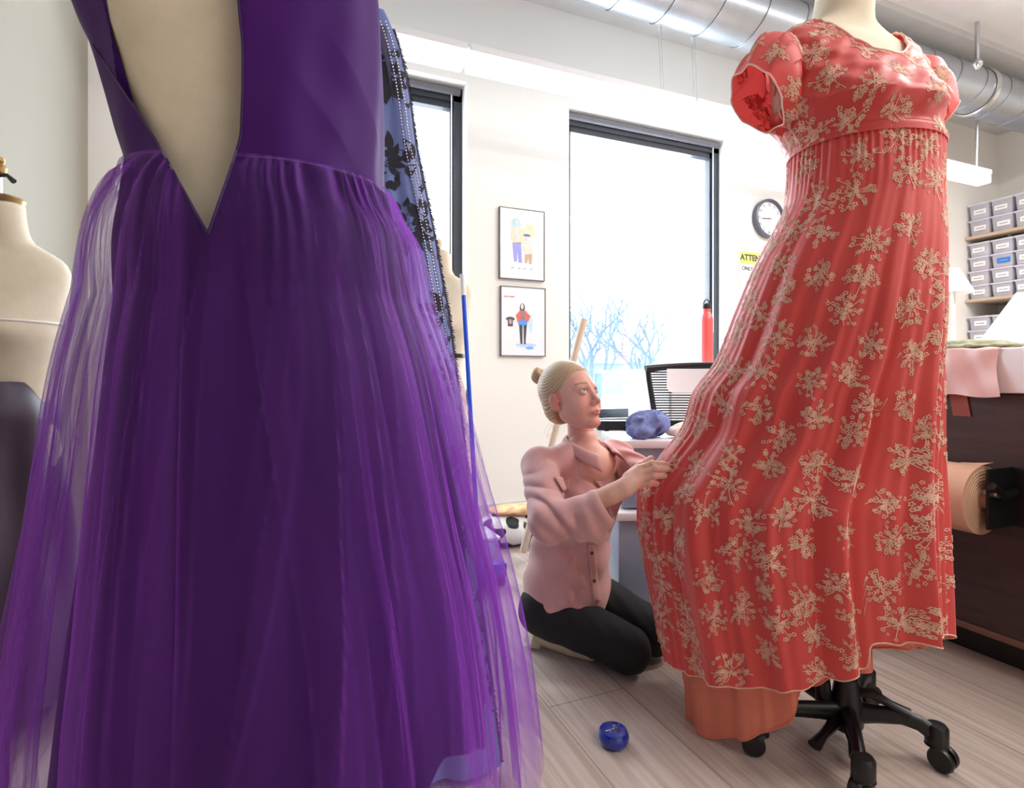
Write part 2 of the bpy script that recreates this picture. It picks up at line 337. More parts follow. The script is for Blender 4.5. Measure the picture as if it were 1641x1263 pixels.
B('scarf', [(.34, .24), (.39, .24), (.38, .46), (.34, .46)], c_(215, 225, 245), .002)
B('face', ell(.36, .195, .045, .038), c_(240, 214, 200), .002); B('face', ell(.60, .41, .035, .028), c_(242, 220, 205), .002)
B('trousers', [(.28, .49), (.47, .48), (.49, .76), (.42, .76), (.385, .57), (.38, .75), (.32, .75)], c_(160, 162, 238), .001)
B('jumper', [(.53, .44), (.66, .43), (.73, .46), (.72, .62), (.56, .64), (.5, .58)], c_(246, 226, 216), .0015)
B('trousers', [(.56, .63), (.72, .62), (.71, .76), (.65, .77), (.64, .68), (.6, .76), (.55, .76)], c_(205, 172, 148), .001)
for u in (.28, .43, .55, .70): B('caption', ell(u, .84, .035, .006, 10), c_(170, 160, 200), .001)
o, pr, B, (x0, x1, z0, z1) = poster(802.5, 874.3, 457.5, 571.5, 'lower framed sketch of a figure in red jacket and blue skirt')
B('wash', ell(.56, .84, .24, .028), c_(190, 215, 252)); B('wash', ell(.66, .52, .05, .14), c_(200, 225, 252)); B('wash', ell(.64, .88, .09, .022), c_(120, 180, 248), .0005)
B('legs', [(.405, .55), (.48, .55), (.475, .80), (.43, .80)], c_(70, 68, 82), .001); B('legs', [(.5, .55), (.575, .55), (.545, .80), (.51, .80)], c_(70, 68, 82), .001)
B('skirt', [(.41, .46), (.56, .46), (.59, .55), (.38, .55)], c_(70, 160, 240), .0015)
B('jacket', [(.40, .36), (.44, .33), (.52, .33), (.57, .36), (.655, .42), (.60, .51), (.56, .51), (.57, .44), (.55, .48), (.42, .48), (.41, .43), (.42, .51), (.37, .51), (.335, .41)], c_(226, 110, 100), .002)
B('shirt', [(.44, .34), (.52, .34), (.53, .47), (.44, .47)], c_(150, 130, 130), .0028)
B('hair', ell(.475, .30, .055, .062), c_(95, 80, 92), .0022); B('face', ell(.468, .285, .03, .04), c_(245, 228, 222), .003)
B('t_shirt', [(.11, .46), (.17, .44), (.25, .44), (.31, .46), (.29, .49), (.265, .48), (.265, .575), (.155, .575), (.155, .48), (.13, .49)], c_(84, 76, 86), .001)
B('t_shirt_print', [(.18, .475), (.24, .475), (.24, .54), (.18, .54)], c_(200, 160, 160), .002)
for u in (.455, .53): B('shoe', ell(u, .81, .02, .018), c_(60, 50, 55), .0015)
RX = Matrix.Rotation(math.pi/2, 4, 'X')
text('title_text', 'SLAY TANK', (z1-z0)*.032, Matrix.Translation((x0+(x1-x0)*.19, D-.0195, z1-(z1-z0)*.15)) @ RX, c_(240, 140, 132), pr)
# ---- clock
cc = PW(1228, 352, D); ck = empty('wall_clock', (cc.x, D, cc.z), 'round wall clock with dark rim and white numbered dial', 'clock'); R_ = .150
MB().lathe([(R_, 0), (R_+.004, .02), (R_+.002, .045), (R_-.014, .05), (R_-.02, .03)], (cc.x, D, cc.z), 48, (0, -1, 0), False).build('rim', mat('clock_rim', rgb(92, 92, 108), .35, noise=.05), ck)
MB().lathe([(.0005, .028), (R_-.014, .028)], (cc.x, D, cc.z), 48, (0, -1, 0), False).build('dial', M_print, ck)
M_ink = c_(50, 50, 58)
for h in range(1, 13):
    t = math.radians(90-30*h); text('hour_number', str(h), .036, Matrix.Translation((cc.x+.108*math.cos(t), D-.0288, cc.z+.108*math.sin(t))) @ RX, M_ink, ck)
def hand(name, ang, L, wd, m, y):
    t = math.radians(ang); d = Vector((math.cos(t), 0, math.sin(t))); n = Vector((-d.z, 0, d.x)); c = Vector((cc.x, y, cc.z))
    MB().poly([c-d*.02-n*wd, c+d*L-n*wd*.4, c+d*L+n*wd*.4, c-d*.02+n*wd], (0, .001, 0)).build(name, m, ck, False)
hand('hour_hand', 187, .065, .004, M_ink, D-.031); hand('minute_hand', 184, .10, .003, M_ink, D-.033); hand('second_hand', 350, .10, .001, c_(220, 60, 50), D-.035)
# ---- attention sign
a = PW(1182.5, 397, D); b = PW(1182.5, 466, D); sw = .40; x0 = a.x; z1, z0 = a.z, b.z
sg = empty('attention_sign', (x0+sw/2, D, z0), 'white warning sign with red outline and yellow ATTENTION band', 'sign')
MB().box((x0, D-.004, z0), (x0+sw, D, z1), .0015).build('plate', mat('sign_plate', rgb(252, 250, 240), .4, noise=.01), sg, False)
bd = MB(); q = .008
for s_ in (((x0+q, z0+q), (x0+q+.003, z1-q)), ((x0+sw-q-.003, z0+q), (x0+sw-q, z1-q)), ((x0+q, z0+q), (x0+sw-q, z0+q+.003)), ((x0+q, z1-q-.003), (x0+sw-q, z1-q))): bd.box((s_[0][0], D-.0048, s_[0][1]), (s_[1][0], D-.004, s_[1][1]))
bd.build('outline', c_(236, 120, 90), sg, False); hh = z1-z0
MB().box((x0+.018, D-.0048, z1-hh*.36), (x0+sw-.018, D-.004, z1-hh*.07)).build('yellow_band', c_(214, 214, 110), sg, False)
text('heading_text', 'ATTENTION', .064, Matrix.Translation((x0+sw/2, D-.0055, z1-hh*.215)) @ RX, c_(70, 70, 70), sg, bold=.0022)
text('body_text', 'ONLY', .042, Matrix.Translation((x0+.093, D-.0055, z1-hh*.47)) @ RX, M_ink, sg, bold=.0008)
# ------------------------------------------------------------------ cloth tools
class Sheet:
    """smooth surface sampled on a (v, u) grid, u wraps; answers points and normals anywhere"""
    def __init__(s, G):
        s.G = G; s.nv, s.nu = G.shape[:2]
        du = np.roll(G, -1, 1)-np.roll(G, 1, 1); dv = np.gradient(G, axis=0)*2
        n = np.cross(du, dv); s.N = n/(np.linalg.norm(n, axis=2, keepdims=True)+1e-12); s.du = du*s.nu/2; s.dv = dv*(s.nv-1)/2
    def _at(s, A, u, v):
        x = (u % 1)*s.nu; y = np.clip(v, 0, 1)*(s.nv-1); i = np.floor(x).astype(int) % s.nu; j = np.minimum(np.floor(y).astype(int), s.nv-2)
        fx = (x-np.floor(x))[..., None]; fy = (y-j)[..., None]; i2 = (i+1) % s.nu
        return (A[j, i]*(1-fx)+A[j, i2]*fx)*(1-fy)+(A[j+1, i]*(1-fx)+A[j+1, i2]*fx)*fy
    def P(s, u, v): return s._at(s.G, u, v)
    def NN(s, u, v): n = s._at(s.N, u, v); return n/np.linalg.norm(n, axis=-1, keepdims=True)
def motif_flowers(r, R):
    """one embroidered sprig: list of (x, y, size, angle) blossoms and stem strips, in metres"""
    fl = []; st = []
    for b in range(8):
        a0 = b*2*math.pi/8+r.uniform(-.3, .3); L = R*r.uniform(.6, 1.0); n = int(L/.009)
        bend = r.uniform(-.6, .6); px = py = 0; path = [(0, 0)]
        for k in range(n):
            a = a0+bend*k/n; px += .009*math.cos(a); py += .009*math.sin(a); path.append((px, py))
            if r.random() < .6:
                off = r.uniform(-.007, .007); fl.append((px-off*math.sin(a), py+off*math.cos(a), r.uniform(.0030, .0046), r.uniform(0, 6)))
        st.append(path)
    for k in range(26):
        a = r.uniform(0, 6.28); q = R*.72*r.random()**.6; fl.append((q*math.cos(a), q*math.sin(a), r.uniform(.003, .0048), a))
    return fl, st
def embroider(sh, centres, R, seed, sgn=1, keep=None, lift=.0018):
    """raised motifs laid on a Sheet; returns vertices and faces"""
    r = random.Random(seed); V = []; Fs = []; U0 = []; 
    for (u, v) in centres:
        U = np.array([u]); Vv = np.array([v]); du = s1 = sh._at(sh.du, U, Vv)[0]; dv = sh._at(sh.dv, U, Vv)[0]
        e1 = du/np.linalg.norm(du); e2 = dv-e1*(dv@e1); e2 /= np.linalg.norm(e2); J = np.linalg.inv(np.array([[du@e1, dv@e1], [du@e2, dv@e2]]))
        th = r.uniform(0, 6.28); c, s_ = math.cos(th), math.sin(th); fl, st = motif_flowers(r, R*r.uniform(.8, 1.1)); pts = []; fs = []; ht = []
        for (x, y, q, a) in fl:
            for k in range(5):
                t = a+k*1.2566; cx, cy = x+q*math.cos(t)*.8, y+q*math.sin(t)*.8; b = len(pts)
                pts.append((cx, cy)); ht.append(1.0)
                for m in range(5): tt = t+m*1.2566; pts.append((cx+q*.47*math.cos(tt), cy+q*.47*math.sin(tt))); ht.append(.25)
                fs += [(b, b+1+m, b+1+(m+1) % 5) for m in range(5)]
        for path in st:
            for (x0, y0), (x1, y1) in zip(path[:-1], path[1:]):
                d = math.hypot(x1-x0, y1-y0); nx, ny = -(y1-y0)/d*.0008, (x1-x0)/d*.0008; b = len(pts)
                pts += [(x0-nx, y0-ny), (x1-nx, y1-ny), (x1+nx, y1+ny), (x0+nx, y0+ny)]; ht += [.5]*4; fs.append((b, b+1, b+2, b+3))
        p = np.array(pts); h = np.array(ht); q = np.stack([p[:, 0]*c-p[:, 1]*s_, p[:, 0]*s_+p[:, 1]*c], 1) @ J.T
        uu, vv = u+q[:, 0], v+q[:, 1]; ok = (vv > .002) & (vv < .998)
        if keep is not None: ok &= keep(uu, vv)
        X = sh.P(uu, vv)+sh.NN(uu, vv)*(sgn*lift*(.35+.65*h))[:, None]; b = len(U0)
        base = sum(len(z) for z in V); V.append(X)
        for f_ in fs:
            if all(ok[i] for i in f_): Fs.append(tuple(base+i for i in f_))
    V = np.concatenate(V); used = sorted({i for f_ in Fs for i in f_}); mp = {k: n for n, k in enumerate(used)}
    return V[used], [tuple(mp[i] for i in f_) for f_ in Fs]
def scatter(sh, gap, seed, vlo=.0, vhi=1.0, keep=None):
    r = np.random.RandomState(seed); out = []; P = []
    for _ in range(9000):
        u, v = r.rand(), vlo+(vhi-vlo)*r.rand()
        if keep is not None and not keep(np.array([u]), np.array([v]))[0]: continue
        p = sh.P(np.array([u]), np.array([v]))[0]
        if P and np.min(np.sum((np.array(P)-p)**2, 1)) < gap*gap: continue
        P.append(p); out.append((u, v))
    return out
def two_mat(name, V, Fq, V2, F2, m, parent=None):
    V = np.asarray(V); me = bpy.data.meshes.new(name); n = len(V); Fa = [tuple(int(i) for i in f_) for f_ in Fq]; Fb = [tuple(int(i)+n for i in f_) for f_ in F2]
    me.from_pydata(np.concatenate([V, V2]).tolist(), [], Fa+Fb); me.update(); o = link(name, me, m, parent)
    me.polygons.foreach_set('material_index', [0]*len(Fa)+[1]*len(Fb)); return o
def satin(name, col, rough=.36, transl=.25, sheen=.3, weave=900):
    m = mat(name, col, rough, noise=.05, nscale=7, bump=.25 if weave else 0, bscale=weave, sheen=sheen); nt = m.node_tree; b = nt.nodes['Principled BSDF']
    t = nt.nodes.new('ShaderNodeBsdfTranslucent'); t.inputs[0].default_value = col; mx = nt.nodes.new('ShaderNodeMixShader'); mx.inputs[0].default_value = transl
    nt.links.new(b.outputs[0], mx.inputs[1]); nt.links.new(t.outputs[0], mx.inputs[2]); nt.links.new(mx.outputs[0], nt.nodes['Material Output'].inputs[0]); return m
def ring_fit(uL, uR, Tc, bratio, tilt, iters=12):
    """ellipse (centre L, half-width a) whose outline seen from the doorway spot spans uL..uR"""
    Lc = (uL+uR)/2*Tc; a = (uR-uL)/2*Tc; ph = np.linspace(0, 2*np.pi, 181)
    for _ in range(iters):
        L = Lc+a*np.cos(ph); T = Tc+tilt*a*np.cos(ph)+bratio*a*np.sin(ph); u = L/T
        Lc -= ((u.min()-uL)+(u.max()-uR))/2*Tc; a -= ((u.max()-uR)-(u.min()-uL))/2*Tc
    return Lc, a
# dress form body (hollow-free loft); local x to the side, -y front, z up from the waist
FORM = np.array([[-.30, .130, .090, .105, 0], [-.20, .145, .095, .118, 0], [-.10, .140, .092, .105, 0], [0, .118, .084, .086, 0], [.08, .126, .088, .088, 0], [.15, .142, .108, .092, 0],
                 [.20, .156, .140, .097, 0], [.25, .162, .128, .100, 0], [.31, .166, .098, .102, 0], [.36, .170, .080, .096, .006], [.395, .160, .068, .085, .012], [.42, .135, .058, .074, .018],
                 [.442, .098, .054, .066, .02], [.462, .070, .052, .060, .018], [.49, .060, .052, .056, .012], [.54, .057, .053, .053, .004], [.56, .057, .053, .053, .002]])
def form_grid(scale=1.0, grow=0.0, z0=-.30, z1=.56, nv=90, nu=96, bust=.02):
    zs = np.linspace(z0, z1, nv); q = cr(FORM[:, 0], FORM[:, 1:], zs); ph = np.linspace(0, 2*np.pi, nu, endpoint=False)
    a = q[:, 0:1]*scale+grow; bf = q[:, 1:2]*scale+grow; bb = q[:, 2:3]*scale+grow; c, s = np.cos(ph)[None], np.sin(ph)[None]
    pw = .88; x = a*np.sign(c)*np.abs(c)**pw; b = np.where(s < 0, bf, bb); y = b*np.sign(s)*np.abs(s)**pw+q[:, 3:4]
    bl = np.exp(-((zs[:, None]-.205)/.055)**2)*np.where(s < 0, 1, 0)*(np.exp(-((x-.075)/.05)**2)+np.exp(-((x+.075)/.05)**2)); y = y-bust*bl
    return np.stack([x, y, np.repeat(zs[:, None], nu, 1)], -1)
def place(G, loc, yaw, zs=1.0):
    c, s = math.cos(yaw), math.sin(yaw); o = np.empty_like(G); o[..., 0] = loc[0]+G[..., 0]*c-G[..., 1]*s; o[..., 1] = loc[1]+G[..., 0]*s+G[..., 1]*c; o[..., 2] = loc[2]+G[..., 2]*zs; return o
def close_grid(G):
    nv, nu = G.shape[:2]; V = list(G.reshape(-1, 3)); Fq = [tuple(x) for x in grid_faces(nv, nu)]; V.append(G[0].mean(0)); V.append(G[-1].mean(0)); n = nv*nu
    Fq += [(n, (j+1) % nu, j) for j in range(nu)]; Fq += [(n+1, (nv-1)*nu+j, (nv-1)*nu+(j+1) % nu) for j in range(nu)]; return V, Fq
M_linen = mat('cream_linen', rgb(226, 214, 192), .85, noise=.04, nscale=30, bump=.4, bscale=700)
M_gold = mat('aged_brass', rgb(170, 140, 90), .35, .8, noise=.15, nscale=60)
# ------------------------------------------------------------------ coral lace gown on its form
M_coral = satin('coral_satin', rgb(228, 80, 76), .42, .22, .25)
M_coral2 = satin('coral_lining', rgb(240, 138, 112), .42, .3, .2)
M_lace = mat('lace_thread', rgb(228, 182, 158), .75, noise=.16, nscale=60, sheen=.3)
M_piping = mat('pale_binding', rgb(238, 190, 175), .6, noise=.04)
AX = np.array([.826, 1.37]); AL, AT = AX
base = W(AL, AT, 0); YAW = -TH+math.radians(13)     # faces the camera and a little to its right
ZW = 1.315; FS = 1.15
cf = empty('dress_form', base, 'cream dress form wearing the coral lace gown, on a black star base with casters', 'dress form')
fg_ = form_grid(FS, 0); kk = np.clip((.235-fg_[..., 2])/.07, 0, 1)*.22; fg_[..., 0] *= 1-kk; fg_[..., 1] *= 1-kk; tg = place(fg_, (base.x, base.y, ZW), YAW); V, Fq = close_grid(tg); pyd('torso', V, Fq, M_linen, cf)
lo_ = Vector((base.x, base.y, 0))
# base: hub, five arms, casters
MB().tube([lo_+Vector((0, 0, .12)), lo_+Vector((0, 0, 1.05))], .0125, 14).build('pole', M_steel, cf)
MB().lathe([(.028, .035), (.036, .05), (.035, .10), (.029, .145), (.025, .162), (.018, .166)], lo_, 24).build('hub', M_blackpl, cf)
MB().lathe([(.019, .166), (.022, .17), (.022, .186), (.016, .19)], lo_, 20).build('collar', M_steel, cf)
hub_r = .275
for k, (deg, hub_r) in enumerate([(-171, .24), (-114, .21), (-30, .178), (46, .22), (120, .22)]):
    q_ = hub_r/.275
    a = math.radians(deg)-TH; d = Vector((math.cos(a), math.sin(a), 0)); s = Vector((-d.y, d.x, 0))
    pts = [lo_+d*.02+Vector((0, 0, .080)), lo_+d*.09*q_+Vector((0, 0, .088)), lo_+d*.17*q_+Vector((0, 0, .098)), lo_+d*.225*q_+Vector((0, 0, .092)), lo_+d*.262*q_+Vector((0, 0, .078))]
    MB().tube(pts, [.026, .021, .019, .018, .019], 12, sx=.75, up=(0, 0, 1)).build('leg', M_blackpl, cf)
    c = lo_+d*hub_r+s*.004; cs = MB().lathe([(.018, .052), (.0235, .056), (.0235, .092), (.019, .098), (.004, .1)], c, 18).build('caster', M_blackpl, cf)
    tdir = Vector((math.cos(a+1.1), math.sin(a+1.1), 0))
    for sg_ in (-1, 1): MB().lathe([(.008, -.007), (.024, -.007), (.0265, -.003), (.0265, .004), (.022, .008), (.008, .0085)], c+tdir*sg_*.013+tdir.cross(Vector((0, 0, 1)))*.012+Vector((0, 0, .0265)), 22, tdir).build('wheel', M_blackpl, cs)
    MB().lathe([(.018, -.004), (.0245, 0), (.018, .012)], c+Vector((0, 0, .05)), 16).build('wheel_hood', M_blackpl, cs)
def lever(name, h, ang, L):
    a = math.radians(ang)-TH; d = Vector((math.cos(a), math.sin(a), 0)); p = lo_+Vector((0, 0, h))
    MB().tube([p+d*.028, p+d*.05+Vector((0, 0, .004)), p+d*L+Vector((0, 0, -.012)), p+d*(L+.035)+Vector((0, 0, -.025))], [.011, .013, .009, .013], 10, sx=1.3).build(name, M_blackpl, cf)
lever('lock_lever', .132, -30, .09); lever('lock_lever', .062, -150, .10); lever('lock_pedal', .055, -110, .07)
MB().tube([lo_+W(-.05, .01, .085), lo_+W(-.055, .01, .150)], [.02, .018], 12).build('foot_pump', M_blackpl, cf)
# ---- gown skirt: rings between the outline on the left and on the right
sil = np.array([  # y-pixel, left x, right x, depth ratio b/a, tilt towards the back on the left, Tc shift
    [200, 1262, 1516, .92, 0, 0], [250, 1262, 1516, .92, 0, 0], [280, 1260, 1516, .93, .0, 0], [320, 1256, 1517, .94, -.03, .0], [380, 1229, 1520, .94, -.08, .01], [430, 1204, 1521, .92, -.12, .015], [500, 1176, 1521, .90, -.18, .02],
    [581, 1145, 1516, .86, -.24, .03], [632, 1110, 1515, .82, -.28, .04], [683, 1095, 1514, .80, -.30, .045], [738, 1058, 1515, .76, -.32, .055], [795, 1021, 1519, .74, -.33, .06], [850, 1020, 1521, .74, -.32, .055], [900, 1028, 1523, .74, -.31, .05],
    [960, 1039, 1525, .74, -.30, .045], [1010, 1050, 1526, .74, -.28, .04], [1070, 1060, 1527, .74, -.27, .035], [1150, 1068, 1527, .74, -.26, .03], [1260, 1072, 1527, .74, -.26, .03]])
zz = H+(HY-sil[:, 0])/F*(AT+sil[:, 5]-sil[:, 4]*.14); rows = []
for q, z in zip(sil, zz):
    Tc = AT+q[5]; Lc, a = ring_fit((q[1]-CX)/F, (q[2]-CX)/F, Tc, q[3], q[4]); rows.append([Lc, Tc, a, q[3], q[4]])
rows = np.array(rows); ztop = 1.468
def gown(zA, hem, nv, nu, shrink=0, amp=1.0, off=0, seed=1):
    """hem: function of the angle giving the lowest z; the sheet runs from zA down to it"""
    ph = np.linspace(0, 2*np.pi, nu, endpoint=False); hz = hem(ph); v = np.linspace(0, 1, nv)[:, None]
    Z = zA+(hz[None]-zA)*v; q = cr(zz, rows, Z.ravel()).reshape(nv, nu, 5); a = q[..., 2]-shrink; P = np.broadcast_to(ph, Z.shape)
    s = np.clip((ztop-Z)/1.1, 0, 1.3)
    rs = np.random.RandomState(seed); fold = np.zeros_like(Z)
    for n, am in ((9, .55), (14, .6), (21, .45), (31, .25), (57, .10)):
        p0 = rs.rand()*6.28; w = P*n+p0+.5*np.sin(P*2+rs.rand()*6)+.35*np.sin(P*5+3*s+rs.rand()*6)
        k = np.clip(s*(1.9 if n > 20 else 1.25), 0, 1)*(1-.35*np.clip(s-.6, 0, 1) if n > 20 else 1)
        f_ = 1-2*np.abs(np.sin(w/2))**1.15 if n < 20 else np.cos(w); fold = fold+am*f_*k
    left = np.clip((-np.cos(P)-.1)/.9, 0, 1)            # the pulled side hangs flatter, with finer creases
    cr_ = np.sin(P*44+6*s+2*np.sin(P*7))*.5+np.sin(P*71+4*np.sin(s*5))*.3
    fold = fold*(1-.62*left*np.clip(s*1.6, 0, 1))+cr_*left*np.clip(s*2-.5, 0, 1)*.17
    gather = np.exp(-((ztop-Z)/.10)**2)*np.clip((ztop-Z)/.012, 0, 1)
    d = amp*(.019*fold*(.35+.85*s)+.0022*gather*np.cos(P*64+2*np.sin(P*9)))
    xL = q[..., 0]+(a+d)*np.cos(P); xT = q[..., 1]+q[..., 4]*a*np.cos(P)+(q[..., 3]*a+d)*np.sin(P)
    return WA(np.stack([xL, xT, Z+0*P], -1)), ph
def hem_from(ph, back, pts, extra=0):
    z = np.interp(np.degrees(ph) % 360, [0, 90, 180, 360], back)
    P = np.array(pts, float)
    for _ in range(6):
        q = cr(zz, rows, z); L = q[:, 0]+(q[:, 2]-extra)*np.cos(ph); T = q[:, 1]+q[:, 4]*(q[:, 2]-extra)*np.cos(ph)+q[:, 3]*(q[:, 2]-extra)*np.sin(ph); px = CX+F*L/T
        zf = H+(HY-np.interp(px, P[:, 0], P[:, 1]))/F*T; k = np.clip((-np.sin(ph)+.12)/.12, 0, 1); z = z*(1-k)+zf*k if _ == 0 else zb_*(1-k)+zf*k
        if _ == 0: zb_ = np.interp(np.degrees(ph) % 360, [0, 90, 180, 360], back)
    return z
HM = [(1040, 1046), (1056, 1050), (1070, 1064), (1100, 1083), (1150, 1098), (1200, 1107), (1250, 1110), (1300, 1100), (1350, 1090), (1396, 1077), (1400, 1074), (1405, 1040), (1450, 1035), (1500, 1024), (1530, 1019)]
HSL = [(1060, 1105), (1072, 1128), (1085, 1150), (1110, 1172), (1150, 1185), (1200, 1184), (1240, 1171), (1268, 1150), (1280, 1114), (1310, 1104), (1335, 1088), (1395, 1070), (1405, 1046), (1450, 1040), (1520, 1026)]
def hem_main(ph): return hem_from(ph, [.26, .25, .17, .26], HM)+.003*np.sin(ph*29)
def hem_slip(ph): return hem_from(ph, [.24, .2, .12, .24], HSL, .045)+.003*np.sin(ph*17)
cg = empty('coral_gown', base+Vector((0, 0, ZW)), 'coral satin gown with beige floral lace on the right-hand dress form', 'dress')
Gs, _ = gown(ztop, hem_main, 240, 720); sk = Sheet(Gs); sgn = 1 if ((Gs[100, 540]-Gs[100].mean(0))@sk.N[100, 540]) > 0 else -1
ctr = scatter(sk, .069, 5, .03, .985); V2, F2 = embroider(sk, ctr, .052, 6, sgn)
two_mat('skirt', Gs.reshape(-1, 3), grid_faces(240, 720), V2, F2, [M_coral, M_lace], cg)
Gu, _ = gown(ztop-.1, hem_slip, 160, 480, .045, .55, seed=9); pyd('underskirt', Gu.reshape(-1, 3), grid_faces(160, 480), M_coral2, cg)
def cord(name, G, rad, m, parent, n=6):
    MB().tube([tuple(p) for p in np.concatenate([G, G[:1]])], rad, n, cap=False).build(name, m, parent)
cord('hem_binding', Gs[-1][::2], .0018, M_lace, cg, 5); cord('underskirt_hem', Gu[-1][::2], .0022, M_coral2, cg, 5)
# ---- bodice on the form
zb0 = (ztop-ZW)-.022
bod = form_grid(FS, .012, zb0, .455, 150, 260, .022)
S_ = np.clip((.20-bod[..., 2])/.1, 0, 1); 
ph_b = np.linspace(0, 2*np.pi, 260, endpoint=False)[None]
wr = .0022*np.sin(ph_b*11+bod[..., 2]*60)+.0018*np.sin(ph_b*23-bod[..., 2]*95)+.0012*np.sin(bod[..., 2]*160+ph_b*5)
nrm = bod[..., :2]/np.linalg.norm(bod[..., :2], axis=-1, keepdims=True); bod[..., :2] += nrm*wr[..., None]
# blend the lowest rows out to the skirt top ring
bw = place(bod, (base.x, base.y, ZW), YAW); rel0 = bw-np.array([base.x, base.y, 0]); ang = np.arctan2(rel0[..., 1], rel0[..., 0])
q0 = rows[0]; phg = np.linspace(0, 2*np.pi, 720, endpoint=False); ring = Gs[0]-np.array([base.x, base.y, 0]); ra = np.arctan2(ring[:, 1], ring[:, 0]); rr = np.hypot(ring[:, 0], ring[:, 1]); o_ = np.argsort(ra)
target = np.interp(ang, ra[o_], rr[o_], period=2*np.pi); cur = np.hypot(rel0[..., 0], rel0[..., 1]); tb = np.clip(1-(bod[..., 2]-zb0)/.075, 0, 1)
tb = np.clip(tb*1.25, 0, 1); newr = cur+(target+.0035-cur)*tb; bw[..., 0] = base.x+rel0[..., 0]/cur*newr; bw[..., 1] = base.y+rel0[..., 1]/cur*newr
sb = Sheet(bw); flatL = bod.reshape(-1, 3)
def neck_f(p):       # >0 where cloth: scoop in front, shallow at the back
    x, y, z = p[..., 0], p[..., 1], p[..., 2]; front = np.clip((.03-y)/.06, 0, 1)
    lim = (.405-.085*front)+.45*np.clip(np.abs(x)/.115, 0, 1.3)**2.6*(.022+.085*front)/.107*.24
    return lim+.0-z
def arm_f(p):
    x, y, z = p[..., 0], p[..., 1], p[..., 2]; return ((np.abs(x)-.205)/.055)**2*0+np.sqrt(((y-.006)/.066)**2+((z-.305)/.088)**2+(np.clip(.125-np.abs(x), 0, 1)/.02)**2)-1
fv = np.minimum(neck_f(flatL), arm_f(flatL)*.06); FB = Sheet(np.dstack([np.minimum(neck_f(bod), arm_f(bod)*.06)]*3))
keepb = lambda u, v: FB._at(FB.G, u, v)[..., 0] > .002
sgb = 1 if ((bw[60, 5]-bw[60].mean(0))@sb.N[60, 5]) > 0 else -1
Vb, Fb = clip(bw.reshape(-1, 3), grid_faces(150, 260), fv)
ctr = scatter(sb, .070, 11, .02, .95, keepb); V2, F2 = embroider(sb, ctr, .048, 12, sgb, keepb)
bo_ = two_mat('bodice', Vb, Fb, V2, F2, [M_coral, M_lace], cg)
# neckline binding: follow the zero line column by column
nl = []
for j in range(0, 260, 2):
    col = neck_f(bod[:, j]); k = np.argmax(col < 0)
    if k > 0: t = col[k-1]/(col[k-1]-col[k]); nl.append(bw[k-1, j]+(bw[k, j]-bw[k-1, j])*t)
cord('neckline_binding', np.array(nl), .0032, M_piping, cg, 6)
cord('empire_seam', bw[10][::2], .0014, M_coral, cg, 5)
# ---- cap sleeves
def loc2w(x, y, z): v = place(np.array([[[x, y, z]]], float), (base.x, base.y, ZW), YAW)[0, 0]; return v
for sd in (-1, 1):
    nu_, nv_ = 90, 26; t = np.linspace(0, 1, nv_)[:, None]; ph = np.linspace(0, 2*np.pi, nu_, endpoint=False)[None]
    top = np.clip(np.sin(ph)*.5+.5, 0, 1)                  # 1 over the shoulder, 0 under the arm
    cx = .178+t*(.012+.105*top**.7); oy = .005; yy = oy-np.cos(ph)*(.066+.016*np.sin(t*math.pi)+.006*t)
    zc = .305+np.sin(ph)*(.094+.020*np.sin(t*math.pi*.9)); zc = zc-t*(.022+.075*top*t)+.0
    pf = .0045*np.sin(t*math.pi)*np.cos(ph*16)+.003*np.cos(ph*7+t*5); g = np.stack([sd*(cx+pf-.012*np.sin(t*math.pi)*(1-top)), yy, zc+pf*1.4], -1)
    gw = place(g, (base.x, base.y, ZW), YAW); ss = Sheet(gw); sg2 = 1 if ((gw[12, 20]-gw[12].mean(0))@ss.N[12, 20]) > 0 else -1
    ct = scatter(ss, .07, 20+sd, .05, .95); V2, F2 = embroider(ss, ct, .034, 21, sg2)
    two_mat('sleeve', gw.reshape(-1, 3), grid_faces(nv_, nu_), V2, F2, [M_coral, M_lace], cg); cord('sleeve_hem', gw[-1], .002, M_piping, cg, 5)
# side zip under the arm, image left
i0 = int(np.argmin([np.linalg.norm(bw[20, j]-loc2w(-.19, .0, .25)) for j in range(260)]))
zp = [bw[k, i0]+sgb*sb.N[k, i0]*.003 for k in range(2, 70, 3)]; MB().tube([tuple(p) for p in zp], .0018, 6).build('zip', M_piping, cg)
MB().ball(tuple(zp[-1]+np.array([0, 0, .004])), (.003, .003, .006)).tube([tuple(zp[-1]), tuple(zp[-1]+sgb*sb.N[60, i0]*.004-np.array([0, 0, .024]))], .0022, 6).build('zip_pull', M_steel, cg)
